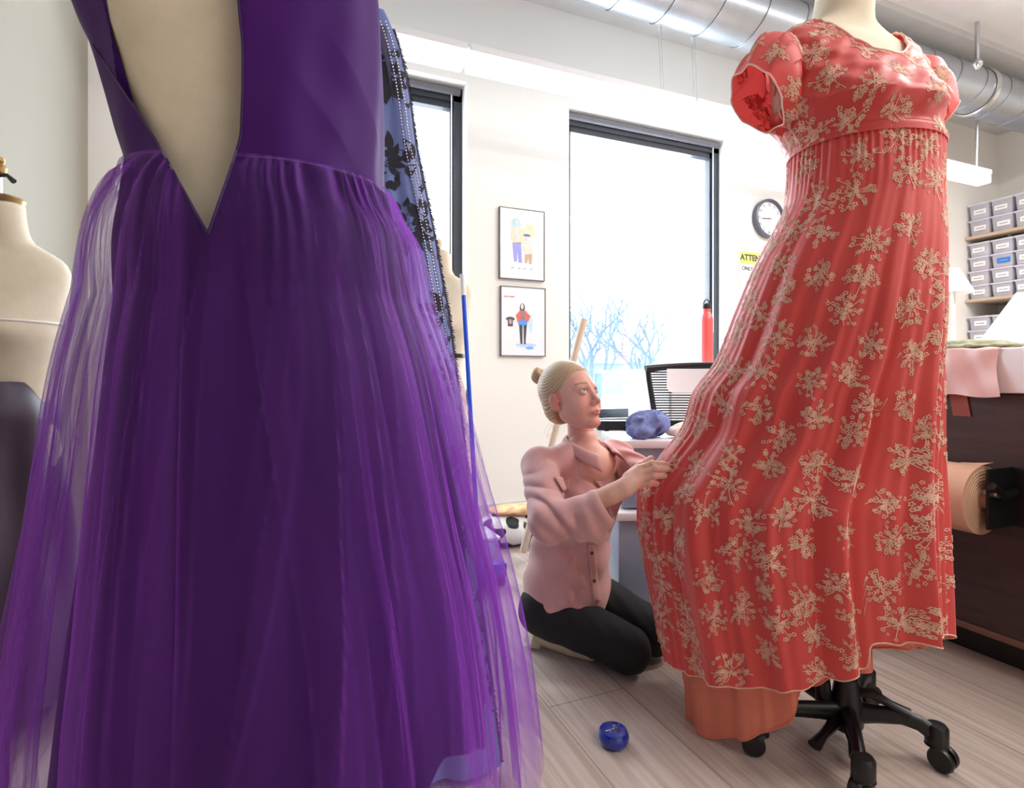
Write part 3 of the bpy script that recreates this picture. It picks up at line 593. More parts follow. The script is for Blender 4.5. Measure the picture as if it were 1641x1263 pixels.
# ------------------------------------------------------------------ purple tulle dress on its form, seen from the back
def tulle(name, col, dens, edge, glow=.5, speck=0):
    m = bpy.data.materials.new(name); m.use_nodes = True; nt = m.node_tree; N = nt.nodes.new; b = nt.nodes['Principled BSDF']
    b.inputs['Base Color'].default_value = col; b.inputs['Roughness'].default_value = .5; b.inputs['Sheen Weight'].default_value = .4; b.inputs['Sheen Tint'].default_value = col
    t = N('ShaderNodeBsdfTranslucent'); t.inputs[0].default_value = col; cl = N('ShaderNodeMixShader'); cl.inputs[0].default_value = glow
    nt.links.new(b.outputs[0], cl.inputs[1]); nt.links.new(t.outputs[0], cl.inputs[2])
    tr = N('ShaderNodeBsdfTransparent'); tr.inputs[0].default_value = (1, 1, 1, 1)
    lw = N('ShaderNodeLayerWeight'); lw.inputs[0].default_value = .5; mr = N('ShaderNodeMapRange'); mr.inputs['From Min'].default_value = .35; mr.inputs['From Max'].default_value = 1; mr.inputs['To Min'].default_value = dens; mr.inputs['To Max'].default_value = edge
    nt.links.new(lw.outputs['Facing'], mr.inputs[0]); tc = N('ShaderNodeTexCoord'); n = N('ShaderNodeTexNoise'); n.inputs['Scale'].default_value = 1400; n.inputs['Detail'].default_value = 2; nt.links.new(tc.outputs['Object'], n.inputs['Vector'])
    m2 = N('ShaderNodeMapRange'); m2.inputs['From Min'].default_value = .3; m2.inputs['From Max'].default_value = .7; m2.inputs['To Min'].default_value = 1; m2.inputs['To Max'].default_value = 1.0; nt.links.new(n.outputs[0], m2.inputs[0])
    at = N('ShaderNodeAttribute'); at.attribute_name = 'dens'; m0 = N('ShaderNodeMath'); m0.operation = 'MULTIPLY'; nt.links.new(mr.outputs[0], m0.inputs[0]); nt.links.new(at.outputs['Fac'], m0.inputs[1]); mu = N('ShaderNodeMath'); mu.operation = 'MULTIPLY'; mu.use_clamp = True; nt.links.new(m0.outputs[0], mu.inputs[0]); nt.links.new(m2.outputs[0], mu.inputs[1])
    mx = N('ShaderNodeMixShader'); nt.links.new(mu.outputs[0], mx.inputs[0]); nt.links.new(tr.outputs[0], mx.inputs[1]); nt.links.new(cl.outputs[0], mx.inputs[2]); nt.links.new(mx.outputs[0], nt.nodes['Material Output'].inputs[0]); return m
M_tul = tulle('purple_tulle', rgb(170, 84, 222), .14, .72, .5)
M_tul2 = tulle('violet_tulle', rgb(144, 62, 196), .15, .75, .5)
M_plin = satin('purple_lining', rgb(30, 9, 60), .7, .3, .1, 0)
M_pbod = satin('purple_satin', rgb(70, 15, 108), .6, .15, .1, 0)
M_psea = satin('purple_seam', rgb(44, 14, 76), .6, .05)
for m_ in (M_plin, M_pbod, M_psea): m_.node_tree.nodes['Principled BSDF'].inputs['Specular IOR Level'].default_value = .15
PT = .80; pL = (385-CX)/F*PT; pb = W(pL, PT, 0); PWZ = 1.165; PYAW = -TH+math.radians(180+34)
pf_ = empty('dress_form', pb, 'cream dress form inside the open-backed purple tulle dress', 'dress form')
g = place(form_grid(.98, 0), (pb.x, pb.y, PWZ-.005), PYAW); V, Fq = close_grid(g); pyd('torso', V, Fq, M_linen, pf_)
MB().tube([pb+Vector((0, 0, .1)), pb+Vector((0, 0, .95))], .014, 12).build('pole', M_steel, pf_)
for k in range(4):
    a = math.radians(90*k+20); d = Vector((math.cos(a), math.sin(a), 0)); MB().tube([pb+d*.01+Vector((0, 0, .11)), pb+d*.16+Vector((0, 0, .07)), pb+d*.24+Vector((0, 0, .018))], [.016, .014, .016], 10).build('leg', M_blackpl, pf_)
# centre-back seam on the linen
j0 = int(.75*96)
sm = [g[k, j0]+(g[k, j0]-g[k].mean(0))*.006 for k in range(8, 66)]; MB().tube([tuple(p) for p in sm], .0009, 5).build('back_seam', mat('seam_thread', rgb(150, 138, 122), .9, noise=.05), pf_)
VL = [(60, -200), (96, -60), (120, 0), (149, 72), (190, 135), (250, 225), (296, 308), (333, 374)]; VR = [(372, -200), (380, -60), (382, 0), (389, 90), (386, 210), (372, 262), (352, 320), (333, 374)]
def proj(Gw):
    x, y, z = Gw[..., 0], Gw[..., 1], Gw[..., 2]-H; L = x*CS-y*SN; T = x*SN+y*CS; return CX+F*L/T, HY-F*z/T, T
def open_back(Gw):
    px, py, T = proj(Gw); l = np.interp(py, [p[1] for p in VL], [p[0] for p in VL]); r_ = np.interp(py, [p[1] for p in VR], [p[0] for p in VR])
    d = np.maximum(l-px, px-r_); d = np.where(py > 374, 5+py-374, d); cd_ = math.hypot(pb.x, pb.y); dt = ((Gw[..., 0]-pb.x)*pb.x+(Gw[..., 1]-pb.y)*pb.y)/cd_; return np.where(dt > -.034, 50.0, d)
def dress_rings(tab, Tfun=None):
    tab = np.array(tab, float); z_ = H+(HY-tab[:, 0])/F*PT; rw = []
    for q in tab: Lc, a = ring_fit((q[1]-CX)/F, (q[2]-CX)/F, PT, q[3], 0); rw.append([Lc, a, q[3]])
    return z_, np.array(rw)
OUT = [(250, 196, 616, .78), (300, 186, 624, .80), (340, 152, 646, .84), (400, 113, 688, .86), (500, 76, 722, .9), (600, 46, 755, .92), (700, 26, 778, .94), (800, 6, 800, .95), (900, -15, 826, .96), (1000, -38, 846, .96), (1100, -50, 860, .96), (1215, -60, 870, .96), (1320, -68, 880, .96)]
INN = [(250, 198, 615, .76), (300, 196, 618, .78), (400, 165, 655, .80), (500, 150, 688, .82), (600, 135, 712, .84), (700, 122, 732, .86), (800, 106, 750, .86), (900, 88, 764, .88), (1000, 70, 778, .88), (1215, 40, 800, .88), (1320, 30, 808, .88)]
def skirt(tab, zt, zh, nv, nu, shrink, folds, seed, gath=1.0, dip=0):
    z_, rw = dress_rings(tab); ph = np.linspace(0, 2*np.pi, nu, endpoint=False)[None]; v = np.linspace(0, 1, nv)[:, None]; rs = np.random.RandomState(seed)
    hz = zh+(.07 if seed == 3 else .02)*np.exp(-((ph-5.75)/.3)**2)+.008*np.sin(ph*7+seed)+.004*np.sin(ph*19)+dip*np.clip(-np.cos(ph-.6), 0, 1); tz = zt+.02*np.clip(-np.cos(ph), 0, 1)
    Z = tz+(hz-tz)*v; q = cr(z_, rw, Z.ravel()).reshape(nv, nu, 3); s = np.clip((zt-Z)/.8, 0, 1); f_ = np.zeros_like(Z)
    for n, am, sh in folds:
        w = ph*n+rs.rand()*6.28+.9*np.sin(ph*3+rs.rand()*6)+(.9*s)*np.sin(ph*5+rs.rand()*6)
        k = np.clip(s*(n/11.), 0, 1)*np.exp(-np.clip(s*(n-22)/30., 0, 2)); k *= .5+.5*np.sin(ph*4+rs.rand()*6+2*s)
        f_ += am*k*(2*np.abs(np.cos(w/2))**sh-1)
    g_ = gath*.005*np.clip(s/.01, 0, 1)*np.exp(-s/.09)*np.cos(ph*52+3*np.sin(ph*11))
    shr = shrink*np.clip(s*5, 0, 1); a = q[..., 1]-shr+f_+g_
    return WA(np.stack([q[..., 0]+a*np.cos(ph), PT+(q[..., 2]*(q[..., 1]-shr)+f_+g_)*np.sin(ph), Z], -1))
pd = empty('purple_dress', pb+Vector((0, 0, PWZ)), 'large purple tulle dress with open zip back in the left foreground', 'dress')
FO1 = [(5, .026, .9), (9, .024, .6), (15, .012, .6), (26, .003, 1)]
def bunching(nv, nu, seed):
    """how densely the net is gathered at each spot: thin stretches and doubled pleats"""
    rs = np.random.RandomState(seed+50); ph = np.linspace(0, 2*np.pi, nu, endpoint=False)[None]; v = np.linspace(0, 1, nv)[:, None]; d = np.full((nv, nu), .42)
    for k in range(30):
        c0 = rs.rand()*6.283; drift = rs.uniform(-.35, .35); w0 = rs.uniform(.01, .05); w1 = rs.uniform(.08, .34); end = rs.uniform(.5, 1.3); st = rs.uniform(-.2, .15)
        c = c0+drift*v+.05*np.sin(v*5+k); wd = w0+(w1-w0)*v; x = (ph-c+np.pi) % (2*np.pi)-np.pi; s = x/wd; edge = np.clip((s+1)/.10, 0, 1)*np.clip((1-s)/.5, 0, 1)
        line = np.exp(-((s+.95)/.04)**2)*1.8; d += (edge*.55+line)*np.clip((end-v)/.25, 0, 1)*np.clip((v-st)/.1, 0, 1)*rs.uniform(.5, 1.0)
    return np.clip(d, .3, 3.2)
def part(name, G, m, do_open=True, seed=None):
    nv, nu = G.shape[:2]; V = G.reshape(-1, 3); Fq = grid_faces(nv, nu); dn = bunching(nv, nu, seed).reshape(-1, 1) if seed is not None else np.ones((nv*nu, 1)); V = np.hstack([V, dn])
    if do_open: V, Fq = clip(V, Fq, open_back(G).ravel())
    o = pyd(name, V[:, :3], Fq, m, pd); a = o.data.attributes.new('dens', 'FLOAT', 'POINT'); a.data.foreach_set('value', V[:, 3].astype(np.float32)); return o
L1 = skirt(INN, PWZ, .37, 130, 420, .020, [(6, .010, 1), (11, .010, .8), (19, .005, 1)], 3, .6)
part('lining', L1, M_plin)
L2 = skirt(OUT, PWZ, .33, 150, 620, .046, FO1, 5); part('tulle_layer', L2, M_tul2, seed=1)
L3 = skirt(OUT, PWZ, .30, 150, 620, .034, FO1, 8); part('tulle_layer', L3, M_tul, seed=2)
L4 = skirt(OUT, PWZ, .325, 150, 620, .024, [(5, .024, .7), (9, .024, .5), (16, .015, .45), (29, .006, .8)], 13); part('tulle_layer', L4, M_tul, seed=3)
# bodice
BOD = [(-260, 50, 575, .62), (-120, 76, 592, .60), (0, 102, 605, .60), (54, 120, 609, .61), (104, 144, 612, .63), (168, 165, 614, .66), (233, 183, 615, .72), (292, 199, 616, .77), (320, 200, 618, .78)]
z_, rw = dress_rings(BOD); nv, nu = 150, 420; ph = np.linspace(0, 2*np.pi, nu, endpoint=False)[None]; v = np.linspace(0, 1, nv)[:, None]
tz = PWZ+.02*np.clip(-np.cos(ph), 0, 1)-.003; Z = 1.62+(tz-1.62)*v; q = cr(z_, rw, Z.ravel()).reshape(nv, nu, 3)
wr = .0014*np.sin(ph*9+Z*9)+.0009*np.sin(ph*15-Z*18+2)+.0022*(1-2*np.abs(np.sin(ph*5.0+Z*26)))*np.exp(-((Z-1.26)/.07)**2)*(np.abs(ph-5.7) < .6)*np.clip(1-np.abs(ph-5.7)/.6, 0, 1); a = q[..., 1]+wr
BG = WA(np.stack([q[..., 0]+a*np.cos(ph), PT+(q[..., 2]*q[..., 1]+wr)*np.sin(ph), Z], -1))
topcut = 1.60-.10*np.abs(np.cos(ph*1.0))**4-Z
V, Fq = clip(BG.reshape(-1, 3), grid_faces(nv, nu), np.minimum(open_back(BG), topcut*300).ravel()); pyd('bodice', V, Fq, M_pbod, pd)
cord('waist_seam', np.array([p for p in BG[-2] if open_back(BG)[-2][list(map(tuple, BG[-2])).index(tuple(p))] > 0][::2]) if False else BG[-2][np.argsort(ph[0])][open_back(BG)[-2] > 0][::3], .0016, M_psea, pd, 5) if False else None
ob = open_back(BG)[-2] > 0; st_ = int(np.where(~ob)[0].max())+1; idx = [(st_+k) % nu for k in range(int(ob.sum()))]
MB().tube([tuple(BG[-2, k]*np.array([1, 1, 1])) for k in idx[::3]], .0022, 6).build('waist_seam', M_psea, pd)
def edge_on(Gs, pts, name, rad, m):
    out = []
    for (x, y) in pts:
        best = None
        for G in Gs:
            px, py, T = proj(G); d = (px-x)**2+(py-y)**2+np.where(np.hypot(G[..., 0], G[..., 1]) > math.hypot(pb.x, pb.y)+.01, 1e6, 0); k = np.unravel_index(np.argmin(d), d.shape)
            if best is None or d[k] < best[0]: best = (d[k], T[k])
        out.append(PX(x, y, best[1]-.001))
    MB().tube(out, rad, 7).build(name, m, pd)
def dense(P_, n=34): P_ = np.array(P_, float); t = np.linspace(P_[0, 1], P_[-1, 1], n); return list(zip(cr(P_[:, 1], P_[:, 0], t), t))
edge_on([BG, L4], [p for p in dense(VL[3:])], 'zip_edge', .0014, M_psea); edge_on([BG, L4], [p for p in dense(VR[1:])], 'zip_edge', .0014, M_psea)
# ------------------------------------------------------------------ navy damask gown hanging behind on the rail
M_damG = satin('damask_ground', rgb(112, 130, 192), .35, .15, .3); M_damF = mat('damask_velvet', rgb(24, 22, 40), .8, noise=.2, nscale=50, sheen=.3)
M_navy = satin('navy_velvet', rgb(44, 32, 80), .55, .05, .3); M_bead = mat('silver_beads', rgb(190, 190, 205), .2, .9, noise=.1); M_fringe = mat('black_fringe', rgb(18, 16, 24), .8, noise=.2, nscale=90)
NT = 1.27; nb = W((575-CX)/F*NT, NT, 0)
NAV = np.array([(-90, 575, .10), (0, 606, .2), (25, 620, .22), (80, 640, .24), (150, 655, .26), (230, 666, .28), (300, 680, .28), (380, 696, .28), (450, 708, .28), (490, 716, .28), (700, 742, .27), (920, 764, .26), (1245, 806, .25)], float)
zn = H+(HY-NAV[:, 0])/F*NT; nv, nu = 120, 240; ph = np.linspace(0, 2*np.pi, nu, endpoint=False)[None]; Z = (1.74-(1.74-.02)*np.linspace(0, 1, nv))[:, None]+0*ph
aR = (cr(zn, NAV[:, 1], Z)-575)/F*NT; br_ = cr(zn, NAV[:, 2], Z); s = (1.74-Z)/1.7; f_ = .010*s*np.sin(ph*11+2)+.005*s*np.sin(ph*23)
a = np.maximum(aR, .01); NG = WA(np.stack([(575-CX)/F*NT+(a+f_*.4*np.abs(np.sin(ph)))*np.cos(ph), NT+(a*br_+f_)*np.sin(ph), Z], -1)); sn = Sheet(NG); sg3 = 1 if ((NG[60, 0]-NG[60].mean(0))@sn.N[60, 0]) > 0 else -1
ng = empty('damask_gown', nb+Vector((0, 0, 1.5)), 'blue and black damask gown edged with beads hanging behind the purple dress', 'dress')
def damask(sh, cs, sgn):
    V = []; Fs = []; n = 0
    for i, (u, v, rot, sc) in enumerate(cs):
        U = np.array([u]); Q = np.array([v]); du = sh._at(sh.du, U, Q)[0]; dv = sh._at(sh.dv, U, Q)[0]; e1 = du/np.linalg.norm(du); e2 = dv-e1*(dv@e1); e2 /= np.linalg.norm(e2)
        J = np.linalg.inv(np.array([[du@e1, dv@e1], [du@e2, dv@e2]]))
        for (x, y, a_, L, wd) in [(0, 0, -90, .05, .014), (.004, .004, -55, .042, .011), (-.004, .004, -125, .042, .011), (.008, .01, -20, .034, .010), (-.008, .01, -160, .034, .010), (.012, .02, 20, .028, .008), (-.012, .02, 160, .028, .008), (0, .012, 90, .03, .008), (.03, .034, 70, .026, .007), (-.03, .034, 110, .026, .007), (.018, .05, 100, .02, .006), (-.018, .05, 80, .02, .006), (.045, -.01, 40, .018, .006), (-.045, -.01, 140, .018, .006)]:
            t = math.radians(a_+rot); c, s_ = math.cos(math.radians(rot)), math.sin(math.radians(rot)); x, y = (x*c-y*s_)*sc, (x*s_+y*c)*sc; m = 9; pp = []
            for k in range(m+1):
                q = k/m; wq = wd*sc*math.sin(math.pi*q**.7)**.9; bend = .25*L*sc*math.sin(q*2.2); pp.append((q*L*sc, wq+bend)); 
            lo = [(q*L*sc/m, -wd*sc*math.sin(math.pi*(q/m)**.7)**.9*.75+.25*L*sc*math.sin(q/m*2.2)) for q in range(m, -1, -1)]
            P = np.array(pp+lo[1:-1]); X = np.stack([x+P[:, 0]*math.cos(t)-P[:, 1]*math.sin(t), y+P[:, 0]*math.sin(t)+P[:, 1]*math.cos(t)], 1) @ J.T
            uu, vv = u+X[:, 0], v+X[:, 1]
            if vv.min() < 0 or vv.max() > 1: continue
            V.append(sh.P(uu, vv)+sh.NN(uu, vv)*sgn*.0012); Fs.append(tuple(range(n, n+len(P)))); n += len(P)
    return np.concatenate(V), Fs
cs = []
for kv in range(9):
    for ku in range(8): cs.append(((ku+.5*(kv % 2))/8+.012, .10+kv*.10, 0 if kv % 2 else 180, 1.15))
V2, F2 = damask(sn, cs, sg3); two_mat('gown_body', NG.reshape(-1, 3), grid_faces(nv, nu), V2, F2, [M_damG, M_damF], ng)
jr = int(np.argmax((NG[60, :, 0]*CS-NG[60, :, 1]*SN))); tr = MB(); wfr = MB(); e_ = [NG[k, jr] for k in range(nv)]; rd = random.Random(4); cvec = np.array(W(0, -1, 0)); rvec = np.array(W(1, 0, 0))
bandV = []
for k in range(3, nv): bandV += [e_[k]+rvec*.004+cvec*.0, e_[k]-rvec*(.036+.10*max(0, k/nv-.45))+cvec*(.023+.05*max(0, k/nv-.45))]
pyd('edge_band', bandV, [(2*i, 2*i+1, 2*i+3, 2*i+2) for i in range(nv-4)], M_navy, ng)
for k in range(3, nv-1):
    for h in range(3):
        p = e_[k]+(e_[k+1]-e_[k])*h/3+rvec*.004; d = Vector(tuple(rvec))*rd.uniform(.002, .006)+Vector((0, 0, rd.uniform(-.008, .002))); tr.tube([tuple(p), tuple(Vector(p)+d)], [.0016, .0006], 4)
        if h < 2:
            for off in (-.010, -.022): wfr.ball(tuple(e_[k]+(e_[k+1]-e_[k])*(h/2)+rvec*off+cvec*.027), (.0019, .0019, .0030), n=6)
tag(tr.build('fringe', M_fringe, ng), kind='stuff'); tag(wfr.build('bead_trim', M_bead, ng), kind='stuff')
rk = empty('garment_rack', nb, 'upright black garment rack post behind the blue damask gown', 'rack')
MB().tube([nb+Vector((0, 0, .02)), nb+Vector((0, 0, 1.92))], .012, 12).build('post', M_black, rk)
MB().tube([nb+W(-.14, 0, 1.90), nb+W(.03, 0, 1.90)], .011, 12).build('rail', M_black, rk)
MB().lathe([(.09, 0), (.09, .012), (.02, .02)], nb, 24).build('base', M_black, rk)
# ------------------------------------------------------------------ cutting table on the right
M_dark = mat('dark_wood', rgb(62, 44, 44), .5, noise=.25, nscale=14, stretch=(3, .4, 3)); M_pad = mat('white_cover', rgb(240, 238, 240), .7, noise=.015, nscale=4, bump=.2, bscale=40)
XF = 2.035; YE = 1.75; ct = empty('cutting_table', (2.6, .6, 0), 'long dark wooden cutting table with thick white padded top at right', 'table')
MB().box((XF, -.7, .10), (3.25, YE, .85), .006).build('cabinet', M_dark, ct, False)
MB().box((XF+.07, -.65, 0), (3.18, YE-.06, .10)).build('plinth', M_black, ct, False)
MB().box((XF-.012, -.7, .095), (XF+.03, YE, .113), .003).build('bottom_rail', mat('lit_rim_wood', rgb(120, 84, 72), .5, noise=.15, stretch=(3, .3, 3)), ct, False)  # lighter brown paints the lit rim along the cabinet's lower edge
MB().box((XF-.02, -.75, .852), (3.3, YE+.02, .99), .012).build('padded_top', M_pad, ct)
M_pinks = satin('pink_satin', rgb(246, 206, 202), .2, .1, .3)
nu, nv = 50, 40; V = []
for i in range(nv):
    t = i/(nv-1)
    for j in range(nu):
        y = .985+(j/(nu-1))*.42; wv = .0035*math.sin(j*.55+t*6)+.003*math.sin(j*.23-t*9)
        if t < .3: V.append((XF+.22-t/.3*.235, y+.03*(1-t/.3), .9935+.002*math.sin(j*.7+i)))
        else: q = (t-.3)/.7; V.append((XF-.026-.004*math.sin(q*3)+wv-.006*q, y+.006*math.sin(q*5), .992-q*.150-.004*math.sin(j*.3)))
tag(pyd('pink_satin_cloth', V, grid_faces(nv, nu, False), M_pinks), 'shiny pale pink satin cloth draped over the white table edge', 'fabric')
V = [(XF-.001, 1.085+.05*(j/3)-.012*t, .85-.075*t) for t in (0, .5, 1) for j in range(4)]
tag(pyd('fabric_strip', [(x-.003, y, z) for x, y, z in V], grid_faces(3, 4, False), mat('rust_ribbon', rgb(150, 78, 66), .7, noise=.08)), 'rust coloured ribbon end hanging below the pink satin cloth', 'ribbon')
mbt = MB(); mbt.tube([(XF-.03, 1.30, .845), (XF-.034, 1.29, .82), (XF-.030, 1.275, .80)], .0007, 4); tag(mbt.build('loose_thread', M_piping), 'loose pale thread hanging under the satin cloth', 'thread')
M_card = mat('foam_board', rgb(252, 252, 252), .6, noise=.01)
c = [PR(1554, 549, 2.42), PR(1628, 469, 2.46), PR(1760, 469, 2.46), PR(1760, 549, 2.42)]; c[0].z = c[3].z = .992
tag(MB().poly(c, (.012, 0, .002)).build('foam_board', M_card, None, False), 'large white foam board leaning up on the cutting table', 'board')
def lump(name, parts, m, k=.02, h=.006, amp=.004, fr=70, **kw):
    lo = np.min([np.array(p[0])-np.array(p[1]) for p in parts], 0)-.03; hi = np.max([np.array(p[0])+np.array(p[1]) for p in parts], 0)+.03
    def f(X, Y, Z):
        d = None
        for p in parts: e = s_ell((X, Y, Z), p[0], p[1]); d = e if d is None else smin(d, e, k)
        w = np.sin(X*fr+3*np.sin(Y*fr*.4)+2*np.sin(Z*fr*.5))+.6*np.sin(Y*fr*1.3+2*np.sin(Z*fr*.6+1))+.5*np.sin((X-Z)*fr*1.9+2*np.sin(Y*fr*.8))
        return (d-amp*(1-np.abs(w)))*1.0
    V, Fq = surfnets(f, lo, hi, h); return pyd(name, V, Fq, m, **kw)
p = PR(1545, 552, 2.17); x, y = p.x, p.y
tag(lump('green_cloth', [((x, y, 1.004), (.08, .17, .010)), ((x-.01, y+.03, 1.018), (.05, .10, .010)), ((x, y-.06, 1.01), (.05, .07, .012))], mat('sage_fabric', rgb(150, 152, 124), .8, noise=.25, nscale=40), .012, .005, .0025, 60), 'crumpled sage green cloth lying on the white table top', 'fabric')
# roll of brown paper on its bracket
M_kraft = mat('kraft_paper', rgb(206, 160, 132), .38, noise=.06, nscale=12, coat=.15)
rl = empty('paper_roll', (1.925, 1.35, .535), 'roll of brown kraft paper mounted on the dark table side', 'paper roll')
MB().lathe([(.102, 0), (.102, .70)], (1.925, .985, .535), 48, (0, 1, 0)).build('paper', M_kraft, rl)
MB().lathe([(.022, -.02), (.022, .74)], (1.925, .985, .535), 20, (0, 1, 0)).build('core', mat('cardboard_core', rgb(150, 120, 95), .8, noise=.1), rl)
sp_ = [(.03+.0106*k/6.28*.9, k) for k in np.arange(0, 42, .25)]
MB().tube([(1.925+r_*math.cos(t), .984, .535+r_*math.sin(t)) for r_, t in sp_], .0007, 4).build('paper_edge', mat('kraft_edge', rgb(236, 214, 188), .7, noise=.05), rl)
MB().poly([(1.92, .99, .636), (1.955, 1.06, .634), (1.965, .985, .640), (1.945, .97, .648)], (0, 0, .002)).build('torn_flap', M_kraft, rl, False)
bk = empty('roll_bracket', (2.03, .96, .54), 'black steel bracket holding the near end of the paper roll', 'bracket')
MB().box((1.90, .958, .455), (XF, .966, .632), .002).build('side_plate', M_black, bk, False); MB().box((XF-.012, .70, .455), (XF-.001, .966, .632), .002).build('face_plate', M_black, bk, False)
MB().tube([(1.925, .945, .56), (1.925, .99, .56)], .012, 16).build('spindle_bolt', M_steel, bk); MB().tube([(1.90, .952, .585), (1.96, .951, .55), (2.02, .952, .56)], .013, 10).build('lock_arm', M_black, bk)
# desk lamp behind the gown
dl = PX(1528, 455, 3.6); lp = empty('desk_lamp', (dl.x, dl.y, .99), 'white cone shaded lamp on floor stand behind the coral gown', 'lamp')
lp.location.z = 0; MB().lathe([(.03, .10), (.11, -.06), (.108, -.062), (.025, .098)], dl, 30, None, False).build('lamp_shade', mat('shade_white', rgb(250, 248, 240), .6, noise=.02), lp)
MB().tube([(dl.x, dl.y, .02), (dl.x, dl.y, dl.z+.06)], .011, 10).build('pole', M_white, lp); MB().lathe([(.13, 0), (.13, .015), (.02, .025)], (dl.x, dl.y, 0), 24).build('base', M_white, lp)
# ------------------------------------------------------------------ shelves with boxes on the right wall
M_oak = mat('shelf_board', rgb(206, 184, 160), .6, noise=.08, nscale=6, stretch=(4, .5, 4)); XS = 6.15
M_clear = mat('clear_plastic', rgb(226, 226, 240), .25, noise=.04, alpha=.62); M_lid = mat('frosted_lid', rgb(228, 228, 242), .3, noise=.02, alpha=.9); M_label = mat('paper_label', rgb(250, 250, 250), .7, noise=.01); M_lblue = mat('blue_label', rgb(40, 130, 235), .6, noise=.02); M_mark = mat('label_ink', rgb(170, 172, 182), .7, noise=.05)
sh_z = [2.262, 1.655, 1.22]; nms = ['upper', 'middle', 'lower']
for z, nm in zip(sh_z, nms):
    so = empty('wall_shelf', (6.4, 2.2, z), f'{nm} light wood shelf on the right wall holding clear boxes', 'shelf', 'wall shelves of boxes')
    MB().box((XS, 1.0, z-.028), (XR, D-.002, z), .003).build('board', M_oak, so, False)
    for y in (3.0, 2.2, 1.4): MB().box((XS+.12, y-.012, z-.05), (XR, y+.012, z-.028)).poly([(XR, y-.006, z-.05), (XS+.14, y-.006, z-.05), (XR, y-.006, z-.26)], (0, .012, 0)).build('shelf_bracket', M_sill, so, False)
cols_ = [(196, 90, 70), (230, 225, 215), (120, 40, 60), (90, 90, 110), (210, 150, 90), (150, 160, 180), (215, 120, 90), (70, 70, 120), (190, 190, 170), (235, 120, 60)]
def make_bin(w, h, d, label):
    o = empty('storage_box', (0, 0, 0), label, 'storage box')
    b = MB().box((0, -w/2+.008, 0), (d, w/2-.008, h-.012), .01)
    for v in b.bm.verts:
        k = .9+.1*v.co.z/h; v.co.y *= k; v.co.x = d/2+(v.co.x-d/2)*k
    b.build('box_body', M_clear, o); MB().box((-.006, -w/2+.001, h-.016), (d+.006, w/2-.001, h), .004).build('lid', M_lid, o)
    return o
w_ = .176; k_ = 0; r = random.Random(3)
def fill(o, w, h, col, blue=False):
    m = mat('box_contents', rgb(*[int(c*.6+95) for c in col]), .8, noise=.3, nscale=30); b = MB()
    b.box((.02, -w/2+.026, .012), (.26, w/2-.026, h*.62), .02)
    for v in b.bm.verts: v.co.z += r.uniform(-.006, .006) if v.co.z > .03 else 0
    b.build('contents', m, o)
    ml = M_lblue if blue else M_label; ys = r.uniform(-.012, .012); MB().box((-.004+.006, -.052+ys, h*.30), (.0045, .048+ys, h*.30+.046)).build('label', ml, o, False)
    lb = MB()
    for q in range(1): lb.box((.0008, -.036+ys, h*.30+.018), (.002, .032+ys, h*.30+.026))
    lb.build('label_line', M_mark, o, False)
where = {0: ('upper', 2), 1: ('middle', 4), 2: ('lower', 2)}
cn = ['first column from the corner', 'second column from the corner', 'third column from the corner', 'fourth column from the corner']
rn = {2: ['bottom', 'top'], 4: ['bottom', 'second from bottom', 'third from bottom', 'top']}
for si, z in enumerate(sh_z):
    nm, nr = where[si]; bh = .152 if si == 0 else .133
    for ci in range(4):
        for ri in range(nr):
            y = D-.02-w_/2-ci*(w_+.006)+r.uniform(-.004, .004); o = make_bin(w_, bh, .30, f'clear lidded box, {nm} shelf, {cn[ci]}, {rn[nr][ri]}')
            fill(o, w_, bh, cols_[k_ % len(cols_)], blue=(si == 1 and ci == 1 and ri == 2)); o['group'] = 'clear boxes on the wall shelves'; k_ += 1
            o.location = (XS+.015+r.uniform(0, .015), y, z+.001+ri*(bh+.001))
# ------------------------------------------------------------------ other dress forms
def form(loc, zw, yaw, label, scale=1.0, zs=1.0, lg=.23):
    o = empty('dress_form', (loc[0], loc[1], 0), label, 'dress form'); G = place(form_grid(scale, 0, nv=60, nu=64), (loc[0], loc[1], zw), yaw, zs); V, Fq = close_grid(G); pyd('torso', V, Fq, M_linen, o)
    L = Vector((loc[0], loc[1], 0)); MB().tube([L+Vector((0, 0, .05)), L+Vector((0, 0, zw-.2))], .013, 12).build('pole', M_steel, o)
    for k in range(4):
        a = k*math.pi/2+.4; d = Vector((math.cos(a), math.sin(a), 0)); MB().tube([L+d*.01+Vector((0, 0, .10)), L+d*lg*.65+Vector((0, 0, .06)), L+d*lg+Vector((0, 0, .014))], [.014, .012, .014], 8).build('leg', M_blackpl, o)
    return o, G, L
M_gripw = mat('white_tape', rgb(236, 232, 226), .6, noise=.02)
fo, G, L = form(W((-2-CX)/F*1.45, 1.45, 0), .832, -TH+.25, 'cream dress form at far left edge with a brass finial', .91, .93, .155)
zt = .832+.56*.93
MB().lathe([(.052, 0), (.056, .012), (.05, .018)], L+Vector((0, 0, zt)), 24).build('neck_cap', M_gold, fo)
MB().tube([L+Vector((0, 0, zt)), L+Vector((0, 0, zt+.075))], .008, 12).build('neck_rod', M_steel, fo)
MB().lathe([(.006, 0), (.016, .006), (.018, .02), (.010, .03), (.014, .036), (.012, .045), (.002, .05)], L+Vector((0, 0, zt+.075)), 18).build('finial', M_gold, fo)
MB().tube([L+W(.004, -.01, zt+.07), L+W(.03, -.01, zt+.072), L+W(.05, -.012, zt+.055)], [.004, .005, .007], 8).build('thumb_lever', M_blackpl, fo)
rb_ = int(60*(.22+.3)/.86); MB().tube([tuple(G[rb_, k]+(G[rb_, k]-G[rb_].mean(0))*.006) for k in range(64)]+[tuple(G[rb_, 0])], .0035, 6).build('bust_tape', M_gripw, fo)
